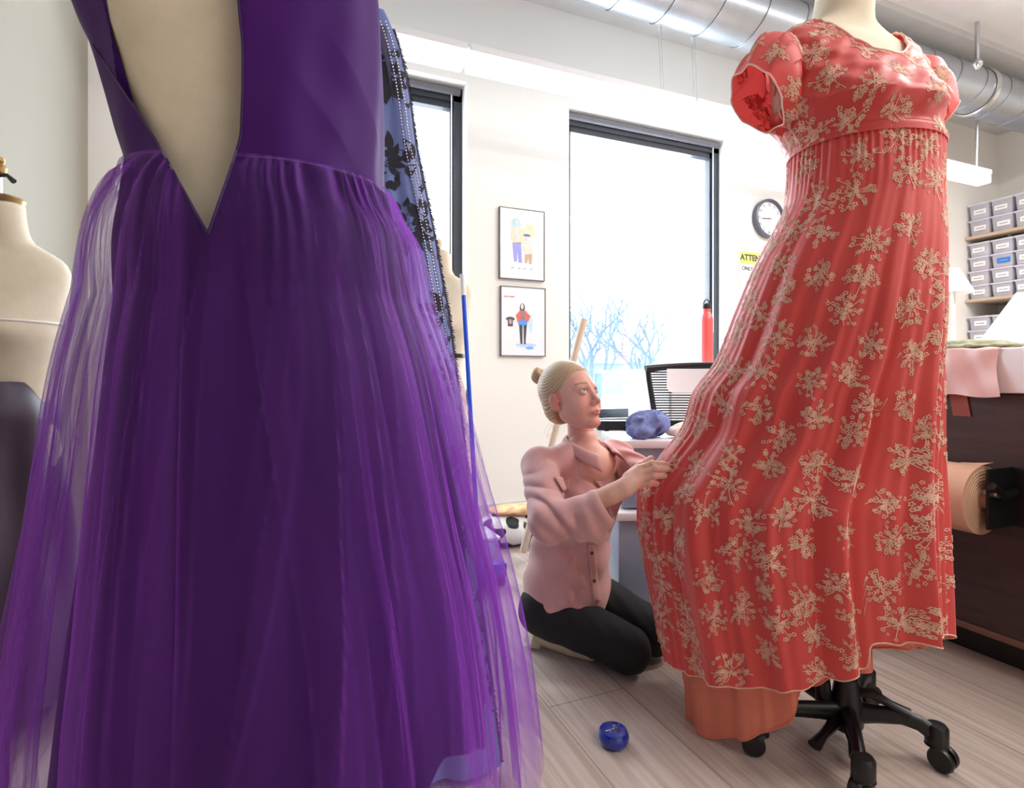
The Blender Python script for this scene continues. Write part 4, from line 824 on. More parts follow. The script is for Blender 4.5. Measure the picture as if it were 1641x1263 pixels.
nv, nu = 70, 200; ph = np.linspace(0, 2*np.pi, nu, endpoint=False)[None]; t = np.linspace(0, 1, nv)[:, None]
rad = .140+.115*t**.7+.012*np.sin(ph*9+t*4)*np.clip(t*4, .3, 1)+.008*np.sin(ph*4-t*11)+.02*np.exp(-((t-.10)/.06)**2)
GG = np.stack([L.x+rad*(.62+.05*(np.cos(ph) > 0))*np.cos(ph)+.03*np.clip(t, 0, 1), L.y+rad*np.sin(ph)*.85, .86+.03*np.sin(ph+2.6)-.80*t+0*ph], -1); 
tag(pyd('dark_skirt', GG.reshape(-1, 3), grid_faces(nv, nu), satin('plum_velvet', rgb(52, 30, 54), .6, .03, .3)), 'dark plum velvet skirt hanging on the far left dress form', 'skirt')
fo, G, L = form(W((703-CX)/F*2.7, 2.7, 0), .94, -TH-.2, 'cream dress form by the left window with a black waist strap', 1.0)
MB().lathe([(.050, 0), (.052, .01), (.03, .016), (.012, .03), (.018, .045), (.016, .065), (.004, .075)], L+Vector((0, 0, 1.50)), 20).build('finial', M_linen, fo)
k = int(60*(.37)/.86); MB().tube([tuple(G[k, q]+(G[k, q]-G[k].mean(0))*.03) for q in range(64)]+[tuple(G[k, 0]+(G[k, 0]-G[k].mean(0))*.03)], .010, 6, sx=.3, up=(0, 0, 1)).build('waist_strap', M_black, fo)
MB().ball(L+W(.135, -.02, .80), (.012, .02, .045)).build('strap_tail', M_black, fo)
# broom, cardboard tube, bag, boxes
M_bluep = mat('blue_handle', rgb(24, 84, 214), .35, noise=.03); M_gripw = mat('white_grip', rgb(232, 232, 236), .5, noise=.02)
b0, b1 = PX(768, 905, 2.38), PX(741, 440, 2.46); br = empty('broom', (b0.x, b0.y, 0), 'blue handled broom with white grip leaning by the window form', 'broom')
gpt = b1+(b0-b1)*.075; MB().tube([b0, gpt], .0105, 12).build('handle', M_bluep, br); MB().tube([gpt, b1], [.012, .013], 12).build('grip', M_gripw, br)
MB().box(b0+Vector((-.12, -.025, -.06)), b0+Vector((.12, .025, 0)), .01).build('head', M_bluep, br); MB().box(b0+Vector((-.115, -.02, -b0.z+.001)), b0+Vector((.115, .02, -.06)), .006).build('bristles', M_blackpl, br)
a0, a1 = PX(936, 512, 2.80), PX(838, 885, 2.74); a1.z = max(a1.z, .02)
tag(MB().tube([a1, a0], .0185, 20).build('cardboard_tube', mat('tube_card', rgb(226, 204, 180), .7, noise=.05, nscale=30)), 'pale cardboard tube leaning up behind the woman’s head', 'tube')
def cow_mat():
    m = mat('spotted_print', rgb(236, 232, 228), .7, sheen=.2); nt = m.node_tree; tc = nt.nodes.new('ShaderNodeTexCoord'); n = nt.nodes.new('ShaderNodeTexNoise'); n.inputs['Scale'].default_value = 13; n.inputs['Detail'].default_value = 0
    r = nt.nodes.new('ShaderNodeValToRGB'); r.color_ramp.elements[0].position = .47; r.color_ramp.elements[0].color = rgb(22, 20, 22); r.color_ramp.elements[1].position = .49; r.color_ramp.elements[1].color = rgb(236, 232, 228)
    nt.links.new(tc.outputs['Object'], n.inputs['Vector']); nt.links.new(n.outputs[0], r.inputs[0]); nt.links.new(r.outputs[0], nt.nodes['Principled BSDF'].inputs['Base Color']); return m
c = PF(832, 880); lb_ = lump('spotted_cushion', [((c.x+.02, c.y+.12, .075), (.20, .13, .075)), ((c.x-.05, c.y+.12, .09), (.12, .11, .075))], cow_mat(), .04, .009, .004, 30)
tag(lb_, 'black and white spotted cushion on the floor behind the woman', 'cushion')
tag(lump('orange_cloth', [((c.x+.02, c.y+.13, .178), (.14, .09, .022)), ((c.x+.08, c.y+.10, .185), (.07, .06, .025))], mat('orange_print', rgb(232, 176, 130), .7, noise=.3, nscale=25), .02, .007, .004, 50), 'crumpled orange and cream cloth on top of the spotted cushion', 'fabric')
c = PF(772, 905); bx = empty('plastic_tub', c, 'small pale blue plastic tub on the floor behind the tulle hem', 'tub')
MB().box((c.x-.09, c.y, .001), (c.x+.09, c.y+.2, .11), .01).build('tub_body', mat('pale_blue_plastic', rgb(170, 180, 225), .3, noise=.03), bx); MB().box((c.x-.096, c.y-.006, .11), (c.x+.096, c.y+.206, .125), .004).build('lid', M_lid, bx)
# cabinet, bottle, chair, white cloth
p0 = PW(1072, 600, 2.82); cbx = (p0.x, 2.82); cb = empty('white_cabinet', (cbx[0]+.4, 3.0, 0), 'white cabinet under the window behind the office chair', 'cabinet')
CT = .955; MB().box((cbx[0], 2.82, 0), (cbx[0]+.85, 3.26, CT-.025), .004).build('body', M_white, cb, False); MB().box((cbx[0]-.01, 2.80, CT-.025), (cbx[0]+.86, 3.27, CT), .004).build('top', M_white, cb, False)
for k in range(2):
    d_ = MB().box((cbx[0]+.01+k*.42, 2.806, .06), (cbx[0]+.425+k*.42, 2.82, CT-.04), .004).build('door', M_white, cb, False); MB().tube([(cbx[0]+.38+k*.09, 2.795, .6), (cbx[0]+.38+k*.09, 2.795, .72)], .006, 8).build('handle', M_steel, d_)
b = PW(1132, 586, 2.95); s = .0147; bt = empty('water_bottle', (b.x, 2.95, CT), 'tall coral red steel water bottle with black loop cap', 'bottle')
Bt = Vector((b.x, 2.95, CT+.001)); R = .044; zt_ = PW(1132, 480, 2.95).z-CT
M_red = mat('coral_enamel', rgb(226, 84, 82), .3, noise=.02, coat=.3)
MB().lathe([(R*.93, 0), (R, .004), (R, .018)], Bt, 32).build('steel_base', M_steel, bt)
MB().lathe([(R, .018), (R, zt_*.70), (R*.92, zt_*.755), (R*.68, zt_*.80), (R*.64, zt_*.82), (R*.64, zt_*.86)], Bt, 32).build('bottle_body', M_red, bt)
MB().lathe([(R*.68, zt_*.86), (R*.70, zt_*.87), (R*.68, zt_*.925), (R*.45, zt_*.94), (R*.3, zt_*.945)], Bt, 28).build('cap', M_blackpl, bt)
MB().tube([Bt+W(-R*.5, 0, zt_*.93), Bt+W(-R*.28, 0, zt_*.98), Bt+W(0, 0, zt_), Bt+W(R*.28, 0, zt_*.98), Bt+W(R*.5, 0, zt_*.93)], .0055, 8).build('cap_loop', M_blackpl, bt)
CTt = 2.42; ccx = (1128-CX)/F*CTt; ch = empty('office_chair', W(ccx, CTt, 0), 'black mesh-back office chair near the window', 'chair')
def cp(x, y, z): a_ = .28; return W(ccx+x*math.cos(a_)+y*math.sin(a_), CTt+x*-math.sin(a_)+y*math.cos(a_), z)
hw = .235; curve = lambda x: .06*(x/hw)**2
def bx_(z): return hw*(.80+.20*np.clip((z-.62)/.3, 0, 1))
pts = [cp(-bx_(z), -curve(hw), z) for z in np.linspace(.60, .935, 9)]+[cp(x, -curve(x), .948-.012*(x/hw)**2) for x in np.linspace(-hw*.94, hw*.94, 11)]+[cp(bx_(z), -curve(hw), z) for z in np.linspace(.935, .60, 9)]+[cp(x, -curve(x), .592) for x in np.linspace(hw*.75, -hw*.75, 7)]
MB().tube(pts+[pts[0]], .012, 10, cap=False).build('back_frame', M_blackpl, ch)
sl = MB()
MB().tube([cp(x, -curve(x)-.004, .952-.012*(x/hw)**2) for x in np.linspace(-hw*1.04, hw*1.04, 13)], .015, 10, sx=1).build('top_rail', M_blackpl, ch)
for z in np.linspace(.608, .935, 30):
    MB().tube([cp(x, -curve(x), z) for x in np.linspace(-bx_(z), bx_(z), 9)], .0030, 6).build('back_slat', M_blackpl, ch)
MB().box((0, 0, 0), (1, 1, 1)).bm.free()
st = MB().box((-.24, -.25, 0), (.24, .22, .06), .03, seg=3, M=Matrix.Translation(cp(0, .28, .44)) @ Matrix.Rotation(-TH-.28, 4, 'Z')); st.build('seat', mat('chair_fabric', rgb(30, 31, 34), .85, noise=.15, nscale=90), ch)
MB().tube([cp(0, -.02, .60), cp(0, -.03, .50), cp(0, .12, .42)], .022, 10).build('back_support', M_blackpl, ch); MB().tube([cp(0, .28, .09), cp(0, .28, .45)], .025, 14).build('gas_column', M_steel, ch)
for k in range(5):
    a = k*1.2566; MB().tube([cp(0, .28, .10), cp(.15*math.cos(a),   .28+.15*math.sin(a), .09), cp(.27*math.cos(a),   .28+.27*math.sin(a), .065)], [.02, .016, .014], 8).build('base_leg', M_blackpl, ch)
    MB().lathe([(.02, -.018), (.025, -.012), (.025, .012), (.02, .018)], cp(.28*math.cos(a),   .28+.28*math.sin(a), .0255), 16, (math.sin(a), math.cos(a), 0)).build('wheel', M_blackpl, ch)
nv, nu = 18, 26; V = []; q0_ = []
for i in range(nv):
    for j in range(nu):
        x = -.155+.31*j/(nu-1); z = .938-.105*i/(nv-1); rr = max(0, (.02-(x+.155))/.02)*max(0, (i-nv+4)/4); V.append(cp(x+.012*rr, -curve(x)-.017-.002*math.sin(j*.5+i*.2), z+.012*rr))
for j in range(nu): x = -.155+.31*j/(nu-1); V.append(cp(x, -curve(x)+.018, .972))
Fq = [tuple(f) for f in grid_faces(nv, nu, False)]; tag(pyd('white_towel', V[:nv*nu], Fq, mat('white_cotton', rgb(250, 250, 250), .8, noise=.01)), 'white cloth hung over the office chair backrest', 'cloth')
# black folding trestle behind the woman
tr_ = empty('trestle_stand', PX(1010, 700, 2.6), 'black folding metal trestle in front of the window sill', 'stand')
MB().box((0, 0, 0), (.52, .05, .045), .004, M=Matrix.Translation(PX(958, 690, 2.62)) @ Matrix.Rotation(-TH, 4, 'Z')).build('top_bar', M_black, tr_, False)
q = PX(972.5, 690, 2.62); MB().tube([q, (q.x, q.y, .01)], .011, 8).build('leg', M_black, tr_); q2 = PX(1052, 690, 2.62); MB().tube([q2, (q2.x, q2.y, .01)], .011, 8).build('leg', M_black, tr_)
MB().tube([PX(1010, 682, 2.60), PX(975, 728, 2.60)], .009, 8).build('brace', M_black, tr_)
# stacked totes with cloths on top
M_tote = mat('smoky_plastic', rgb(150, 166, 190), .3, noise=.08, nscale=5, alpha=.88); M_rim = mat('tote_rim', rgb(236, 238, 244), .35, noise=.02)
def tote(T0, T1, L0, L1, z0, z1, label):
    o = empty('storage_tote', W((L0+L1)/2, (T0+T1)/2, z0), label, 'storage tote'); M4 = Matrix.Rotation(-TH, 4, 'Z'); b = MB().box((L0+.02, T0+.02, z0), (L1-.02, T1-.02, z1-.02), .02, M=M4); b.build('tote_body', M_tote, o)
    MB().box((L0, T0, z1-.034), (L1, T1, z1-.004), .008, M=M4).build('lid', M_rim, o); MB().box((L0+.05, T0+.05, z0+.02), (L1-.05, T1-.05, z0+(z1-z0)*.55), .03, M=M4).build('contents', mat('folded_cloth', rgb(190, 196, 200), .9, noise=.3, nscale=9), o)
    return o
tote(2.0, 2.38, .365, .86, .001, .415, 'large smoky tote with white rim, bottom of the stack beside the woman'); tote(2.02, 2.36, .378, .85, .416, .675, 'smoky tote with white rim, top of the stack behind the held skirt')
p = PX(1046, 706, 2.10); tag(lump('denim_bundle', [((p.x, p.y+.03, .722), (.080, .07, .045)), ((p.x-.05, p.y+.0, .700), (.05, .05, .026)), ((p.x+.03, p.y+.03, .735), (.05, .04, .03))], mat('denim', rgb(112, 124, 176), .9, noise=.35, nscale=35, bump=.8, bscale=160), .010, .004, .010, 62), 'crumpled blue denim bundle on the top storage tote', 'fabric')
p = PX(1096, 706, 2.10); tag(lump('beige_cloth', [((p.x, p.y+.02, .694), (.06, .05, .02)), ((p.x+.04, p.y+.03, .70), (.05, .05, .028))], mat('beige_fabric', rgb(220, 208, 196), .9, noise=.1, nscale=35), .015, .006, .003, 60), 'beige cloth beside the denim bundle on the tote', 'fabric')
# pin dish on the floor
c = PF(983, 1192); pdh = empty('pin_dish', c, 'round blue magnetic dish of pins on the plank floor', 'pin dish')
MB().lathe([(.029, .001), (.034, .005), (.038, .014), (.0385, .022), (.036, .031), (.0325, .0355), (.031, .0352), (.029, .032), (.012, .030), (.001, .030)], c, 40).build('dish', mat('blue_glaze', rgb(18, 44, 150), .15, noise=.04, coat=.6), pdh)
r = random.Random(2)
for k in range(9):
    a = r.uniform(-.5, .9)+TH; x, y = r.uniform(-.010, .010), r.uniform(-.008, .008); d = Vector((math.cos(a), math.sin(a), r.uniform(-.05, .12)))*.013; q = c+Vector((x, y, .0335+k*.0007)); tag(MB().tube([q-d, q+d], .0005, 5).ball(q+d, .0013, n=6).build('pin', M_steel), 'small steel pin in the blue dish', 'pin', 'pins in the blue dish')
# ------------------------------------------------------------------ the kneeling woman
def attr_mat(name, rough, sss=0, sheen=0, bump=0, bscale=400, spec=.5):
    m = mat(name, (1, 1, 1, 1), rough, sheen=sheen, bump=bump, bscale=bscale); nt = m.node_tree; b = nt.nodes['Principled BSDF']; a = nt.nodes.new('ShaderNodeAttribute'); a.attribute_name = 'Col'
    n = nt.nodes.new('ShaderNodeTexNoise'); n.inputs['Scale'].default_value = 60; mx = nt.nodes.new('ShaderNodeMix'); mx.data_type = 'RGBA'; mx.blend_type = 'MULTIPLY'; mx.inputs[0].default_value = .12
    nt.links.new(a.outputs['Color'], mx.inputs[6]); nt.links.new(n.outputs['Color'], mx.inputs[7]); nt.links.new(mx.outputs[2], b.inputs['Base Color'])
    b.inputs['Subsurface Weight'].default_value = sss; b.inputs['Subsurface Radius'].default_value = (1, .3, .15); b.inputs['Subsurface Scale'].default_value = .006; b.inputs['Specular IOR Level'].default_value = spec; return m
def setcol(o, cols):
    ca = o.data.color_attributes.new('Col', 'FLOAT_COLOR', 'POINT'); c = np.ones((len(cols), 4), np.float32); c[:, :3] = cols; ca.data.foreach_set('color', c.ravel())
def lin(*c): return np.array(rgb(*c)[:3])
M_skin = attr_mat('skin', .48, .25, spec=.35); M_hair = attr_mat('blonde_hair', .42, 0, .2); M_eye = attr_mat('eye', .12)
SKIN = lin(236, 184, 166); PINK = lin(226, 140, 130)
wl = W(.20, 1.83, 0); wm = empty('person', wl, 'woman in a dusty pink shirt and black trousers kneeling beside the coral gown', 'person')
YB = math.radians(40); e1 = (math.cos(YB), math.sin(YB)); e2 = (math.sin(YB), -math.cos(YB))        # body: to her left, forward
RB = [[e1[0], e2[0], 0], [e1[1], e2[1], 0], [0, 0, 1]]
def J(px, py, T): return np.array(LT(px, py, T))
PEL = np.array([.178, 1.86, .165]); HR = (.108, 1.80, .15); HL = (.248, 1.92, .16); KR = (.348, 1.685, .075); KL = (.452, 1.785, .08); AR = (.155, 1.93, .065); AL_ = (.30, 2.02, .07)
NB = np.array([.238, 1.792, .668]); SR = np.array([.083, 1.695, .633]); SL = np.array([.350, 1.888, .632]); ER = np.array([.100, 1.485, .512]); WR = J(1000, 783, 1.435); EL_ = np.array([.437, 1.735, .568]); WL_ = np.array([.470, 1.665, .625])
# head frame
HC = np.array(LT(914, 637, 1.755)); psi = math.radians(44); pit = math.radians(13); rol = math.radians(-3)
fw = np.array([math.sin(psi)*math.cos(pit), -math.cos(psi)*math.cos(pit), math.sin(pit)]); rt0 = np.array([-math.cos(psi), -math.sin(psi), 0.]); up0 = np.cross(rt0, fw); rt = rt0*math.cos(rol)+up0*math.sin(rol); up = np.cross(rt, fw)
HS = .97; RH = np.stack([rt, fw, up], 1)*HS                       # local (right, front, up) -> body coords
def h2b(V): return V @ RH.T+HC
def b2h(p): return (np.asarray(p)-HC) @ np.linalg.inv(RH).T
nb_l = b2h(NB+np.array([-.012, .012, -.03])); nk = b2h(NB+np.array([-.01, .008, .05]))
eyes = [np.array([s*.0305, .0765, .006]) for s in (-1, 1)]
def head(X, Y, Z):
    P = (X, Y, Z); A = np.abs(X)
    d = s_ell(P, (0, -.014, .036), (.0735, .092, .082)); d = smin(d, s_ell(P, (0, .028, -.018), (.0605, .062, .088)), .03)
    PA = (A, Y, Z)
    d = smin(d, s_cone(PA, (.046, .006, -.056), (.012, .066, -.095), .016, .013), .032); d = smin(d, s_ell(P, (0, .073, -.094), (.019, .017, .015)), .018)
    d = smin(d, s_ell(PA, (.036, .051, -.040), (.027, .028, .030)), .022)
    d = smin(d, s_cone(PA, (.010, .0855, .021), (.040, .069, .022), .0065, .007), .018)
    d = smax(d, -s_ell(PA, (.031, .0965, .003), (.0165, .0125, .0115)), .010)
    d = smin(d, s_cone(P, (0, .084, .012), (0, .1035, -.030), .0068, .0088), .010); d = smin(d, s_ell(P, (0, .1055, -.032), (.0085, .0085, .0075)), .006); d = smin(d, s_ell(PA, (.0115, .0945, -.0355), (.0068, .0090, .0068)), .005)
    d = smax(d, -s_ell(PA, (.0062, .098, -.0425), (.0036, .0052, .0030)), .002)
    for e in eyes:
        lid = s_ell(P, e, (.0148, .0138, .0138)); slit = s_ell(P, (e[0], e[1]+.010, e[2]+.0004), (.0136, .0150, .0066)); lid = smax(lid, -slit, .0012); d = smin(d, lid, .0035); d = smax(d, -s_ell(P, e, (.0122, .0122, .0122)), .0004)
    d = smin(d, s_ell(P, (0, .083, -.063), (.024, .014, .013)), .012)
    d = smin(d, s_cone(PA, (.003, .0975, -.0605), (.022, .0855, -.0635), .0036, .0016), .003); d = smin(d, s_cone(PA, (0, .0965, -.0705), (.017, .0875, -.0680), .0046, .0016), .003)
    d = smax(d, -s_cone(PA, (0, .102, -.0655), (.0235, .0875, -.0655), .0011, .0006), .0012)
    ear = s_ell(PA, (.0745, -.010, -.008), (.0065, .0165, .028)); ear = smax(ear, -s_ell(PA, (.0815, -.008, -.004), (.0065, .0100, .020)), .003); ear = smin(ear, s_ell(PA, (.071, -.003, -.030), (.006, .009, .010)), .006); ear = smin(ear, s_ell(PA, (.073, .006, -.010), (.005, .005, .007)), .004)
    d = smin(d, ear, .005)
    d = smin(d, s_cone(P, nk+np.array([0, 0, .03]), nb_l, .043, .047), .022)
    return d
Vh, Fh = surfnets(head, (-.115, -.135, -.19), (.115, .13, .13), .0019)
X, Y, Z = Vh.T; A = np.abs(X); ch_ = np.tile(SKIN, (len(Vh), 1))
def blend(m, c, k=1.0): m = np.clip(m, 0, 1)[:, None]*k; ch_[:] = ch_*(1-m)+c*m
g = lambda x, s: np.exp(-(x/s)**2)
blend(g(A-.040, .020)*g(Z+.030, .022)*(Y > .03), PINK, .4); blend(g(A, .013)*g(Z+.033, .012)*(Y > .085), PINK, .4); blend((A > .066)*(Y < .02)*(Z > -.045)*1., lin(232, 130, 112), .55)
blend(g(A, .030)*g(Z+.098, .016)*(Y > .04), PINK, .3); lipm = ((A/.0235)**2+((Z+.0655)/(.0095))**2 < 1)*(Y > .083); blend(lipm*1., lin(214, 128, 122), .6); blend(((A < .0235)*(np.abs(Z+.0655) < .0013)*(Y > .083))*1., lin(160, 86, 80), .7)
bz = .0275+.004*np.sin(np.clip((A-.012)/.036, 0, 1)*math.pi*.8); blend(((A > .013)*(A < .050)*(Y > .05))*g(Z-bz, .0034), lin(160, 110, 84), .8)
for e in eyes: q = np.sqrt(((X-e[0])/.0142)**2+((Z-e[2])/.0076)**2); blend(((Y > e[1]+.004)*np.clip(1-np.abs(q-1)/.20, 0, 1)*(Z > e[2]-.002)), lin(82, 54, 46), .8); blend(((Y > e[1])*np.clip(1-np.abs(q-1.5)/.5, 0, 1)), PINK, .25)
blend(((A > .058)*(np.abs(Z+.015) < .03)*(Y < .02))*.0, PINK)
parts_V = [h2b(Vh)]; parts_F = [Fh]; parts_C = [ch_]
# near forearm and hand
fing = [[(1026, 751, 1.452), (1045, 743, 1.440), (1063, 744, 1.452), (1079, 747, 1.475)], [(1029, 759, 1.444), (1050, 751, 1.430), (1067, 752, 1.444), (1082, 755, 1.470)], [(1029, 768, 1.442), (1048, 763, 1.430), (1064, 763, 1.443), (1078, 766, 1.466)], [(1024, 776, 1.446), (1040, 775, 1.442), (1053, 776, 1.452), (1066, 779, 1.468)]]
thumb = [(1006, 764, 1.450), (1026, 746, 1.480), (1044, 734, 1.500)]
fj = [[J(*p) for p in f_] for f_ in fing]; tj = [J(*p) for p in thumb]
fr_ = [(.0092, .0083, .0076, .0062), (.0094, .0085, .0078, .0064), (.0090, .0081, .0074, .0060), (.0082, .0072, .0065, .0054)]
def hand(X, Y, Z):
    P = (X, Y, Z); d = s_cone(P, ER+np.array([.02, 0, .01]), WR, .037, .0225); d = smin(d, s_cone(P, WR-(WR-ER)*.15, WR+(fj[1][0]-WR)*.3, .0225, .020), .012)
    palm = None
    for f_, r in zip(fj, fr_):
        c = s_cone(P, WR+(f_[0]-WR)*.12, f_[0], .0165, .0105); palm = c if palm is None else smin(palm, c, .010)
    d = smin(d, palm, .012)
    th = smin(s_cone(P, tj[0], tj[1], .013, .0095), s_cone(P, tj[1], tj[2], .0095, .0072), .004); d = smin(d, th, .008)
    for f_, r in zip(fj, fr_):
        c = None
        for a, b, ra, rb in zip(f_[:-1], f_[1:], r[:-1], r[1:]): q = s_cone(P, a, b, ra, rb); c = q if c is None else smin(c, q, .002)
        for k in (1, 2): c = smin(c, s_ell(P, f_[k]+np.array([0, -.002, .001]), (r[k]*1.02, r[k]*1.0, r[k]*1.0)), .003)
        d = smin(d, c, .0035)
    return d
al = np.array(fj+[[WR]*4]).reshape(-1, 3); lo = np.minimum(al.min(0), ER)-.05; hi = np.maximum(al.max(0), tj[2])+.03
Vn, Fn = surfnets(hand, lo, hi, .0019); cn_ = np.tile(SKIN, (len(Vn), 1))
for f_ in fj+[tj]:
    k = f_[-1]; dd = np.linalg.norm(Vn-k, axis=1); m = np.clip(1-dd/.014, 0, 1)[:, None]*.6; cn_ = cn_*(1-m)+PINK*m
    dn = k+np.array([-.001, -.0045, .0025]); m = (np.linalg.norm((Vn-dn)/np.array([.0058, .004, .0042]), axis=1) < 1)[:, None]*.6; cn_ = cn_*(1-m)+lin(246, 214, 206)*m
parts_V.append(Vn); parts_F.append(Fn); parts_C.append(cn_)
# far forearm with a hand gripping the cloth
gk = [WL_+np.array([-.004, -.060, .022+.0]) for _ in range(1)][0]
lf = [[gk+np.array([.012*(k-1.5), .0, .010-.016*k]), gk+np.array([.012*(k-1.5)*.6+.0, -.026, .012-.017*k]), gk+np.array([-.020, -.036, .010-.017*k]), gk+np.array([-.038, -.024, .008-.016*k])] for k in range(4)]
def hand2(X, Y, Z):
    P = (X, Y, Z); d = s_cone(P, EL_, WL_, .036, .0225)
    for f_ in lf:
        d = smin(d, s_cone(P, WL_, f_[0], .016, .011), .012)
    for f_ in lf:
        for a, b in zip(f_[:-1], f_[1:]): d = smin(d, s_cone(P, a, b, .0085, .0075), .003)
    return smin(d, smin(s_cone(P, WL_+np.array([-.01, -.01, .015]), gk+np.array([-.024, -.0, .030]), .012, .0095), s_cone(P, gk+np.array([-.024, 0, .030]), gk+np.array([-.040, -.022, .026]), .0095, .007), .004), .008)
Vm, Fm = surfnets(hand2, np.minimum(EL_, gk)-.08, np.maximum(EL_, gk)+.07, .003); parts_V.append(Vm); parts_F.append(Fm); parts_C.append(np.tile(SKIN, (len(Vm), 1)))
def frame(X, Y, Z):                                                # trunk and legs under the clothes
    P = (X, Y, Z); d = s_ell(P, (.214, 1.805, .53), (.135, .085, .17), RB); d = smin(d, s_ell(P, (.19, 1.84, .34), (.11, .085, .13), RB), .05); d = smin(d, s_ell(P, PEL, (.135, .105, .09), RB), .05)
    d = smin(d, s_cone(P, NB-np.array([0, 0, .03]), SR, .045, .040), .03); d = smin(d, s_cone(P, NB-np.array([0, 0, .03]), SL, .045, .040), .03); d = smin(d, s_cone(P, SR, ER, .042, .036), .02); d = smin(d, s_cone(P, SL, EL_, .042, .036), .02); d = smin(d, s_cone(P, NB-np.array([0, 0, .03]), NB+np.array([-.008, .004, .03]), .047, .045), .02)
    d = smin(d, s_ell(P, NB+np.array([e2[0]*.050, e2[1]*.050, -.050]), (.080, .036, .055), RB), .03)
    for h, k, a in ((HR, KR, AR), (HL, KL, AL_)): d = smin(d, smin(s_cone(P, h, k, .070, .046), s_cone(P, k, a, .042, .032), .02), .02)
    return d
Vf, Ff = surfnets(frame, (-.02, 1.40, .02), (.56, 2.10, .76), .0075); parts_V.append(Vf); parts_F.append(Ff); parts_C.append(np.tile(SKIN, (len(Vf), 1)))
VV = []; FF = []; n = 0
for v, f_ in zip(parts_V, parts_F): VV.append(v); FF += [tuple(int(i)+n for i in q) for q in f_]; n += len(v)
bd = pyd('body', WA(np.concatenate(VV)), FF, M_skin, wm); setcol(bd, np.concatenate(parts_C))
# eyes
for e, s in zip(eyes, (-1, 1)):
    u_, v_ = np.meshgrid(np.linspace(0, np.pi, 24), np.linspace(0, 2*np.pi, 32, endpoint=False), indexing='ij'); gz = np.array([.12, .92, .36]); gz = gz/np.linalg.norm(gz); a1 = np.cross(gz, [0, 0, 1]); a1 /= np.linalg.norm(a1); a2 = np.cross(a1, gz)
    Pn = np.cos(u_)[..., None]*gz+np.sin(u_)[..., None]*(np.cos(v_)[..., None]*a1+np.sin(v_)[..., None]*a2); rr_ = .0126+.0006*np.exp(-(u_/.4)**2); V = h2b((e+Pn*rr_[..., None]).reshape(-1, 3))
    o = pyd('eye', WA(V), grid_faces(24, 32), M_eye, wm); uu = u_.ravel(); c = np.tile(lin(238, 232, 228), (len(uu), 1)); c[uu < .48] = lin(112, 128, 138); c[(uu < .52) & (uu > .42)] = lin(60, 70, 80); c[uu < .2] = lin(12, 12, 14); setcol(o, c)
# hair: smooth cap combed into a bun
BU = np.array([.004, -.103, .094])
def strands(X, Y, Z):
    dx, dy, dz_ = X-BU[0], Y-BU[1], Z-BU[2]; ax = np.array([0, -.7, .7]); a = np.arctan2(dx, (dy*.7+dz_*.7)+1e-6); r = np.sqrt(dx*dx+dy*dy+dz_*dz_); return a, r
def cap(X, Y, Z):
    P = (X, Y, Z); A = np.abs(X); d = s_ell(P, (0, -.016, .038), (.0785, .097, .0875)); d = smin(d, s_ell(P, (0, -.050, -.030), (.060, .050, .050)), .03)
    line = np.interp(Z, [-.09, -.05, -.02, .018, .03, .055, .085, .105, .13], [-.050, -.040, -.026, -.014, .030, .050, .064, .068, .068]); line = line+.012*np.clip(1-A/.05, 0, 1)*(Z > .05)
    d = smax(d, (Y-line)*.8, .006); d = smax(d, -(Z+.088-.0*A), .01); a, r = strands(X, Y, Z); az = np.arctan2(X, Z-BU[2]-.2*(Y-BU[1]))
    return d+.0005*np.sin(az*88+6*np.sin(r*38))+.0005*np.sin(az*121+r*50)
Vc, Fc = surfnets(cap, (-.10, -.14, -.11), (.10, .10, .14), .0019)
az = np.arctan2(Vc[:, 0], Vc[:, 2]-BU[2]-.2*(Vc[:, 1]-BU[1])); rr_ = np.linalg.norm(Vc-BU, axis=1); k = .5+.25*np.sin(az*88+6*np.sin(rr_*38))+.25*np.sin(az*171+9*rr_*20)
hc = lin(150, 112, 76)*(1-k[:, None])+lin(236, 208, 168)*k[:, None]
def bun(X, Y, Z):
    x, y, z = X-BU[0], Y-BU[1]+.008, Z-BU[2]-.004; t = np.arctan2(z, x); rr = np.sqrt(x*x+z*z); q = np.sqrt((rr-.0155)**2+(y*.95)**2)-.0155; ph2 = np.arctan2(y, rr-.0155)
    d = q+.0016*np.sin(t*3+ph2*2.0+.6)+.0007*np.sin(t*9+ph2*14); d = smin(d, np.sqrt(x*x+y*y*1.2+z*z)-.014, .006); return smin(d, s_cone((X, Y, Z), BU+np.array([0, .012, -.006]), BU+np.array([0, .03, -.022]), .016, .026), .006)
Vb, Fb = surfnets(bun, BU-np.array([.045, .045, .05]), BU+np.array([.045, .04, .045]), .0015); t = np.arctan2(Vb[:, 2]-BU[2], Vb[:, 0]-BU[0]); q = np.arctan2(Vb[:, 1]-BU[1], np.hypot(Vb[:, 0], Vb[:, 2]-BU[2])-.0155); k = .5+.5*np.sin(t*9+q*14)
hb = lin(168, 122, 82)*(1-k[:, None])+lin(236, 204, 160)*k[:, None]
ho = pyd('hair', WA(np.concatenate([h2b(Vc), h2b(Vb)])), [tuple(f_) for f_ in Fc]+[tuple(np.array(f_)+len(Vc)) for f_ in Fb], M_hair, wm); setcol(ho, np.concatenate([hc, hb]))
rr2 = random.Random(8); fl = MB()
for k in range(16):
    z0 = rr2.uniform(-.085, -.05); x0 = rr2.uniform(-.05, .03); p = np.array([x0, -.07, z0]); q = [p+np.array([rr2.uniform(-.01, .01)*i, -.012*i-rr2.uniform(0, .004)*i, -.006*i-.003*i*i*rr2.random()]) for i in range(4)]; fl.tube([tuple(WA(h2b(x[None]))[0]) for x in q], .00035, 4)
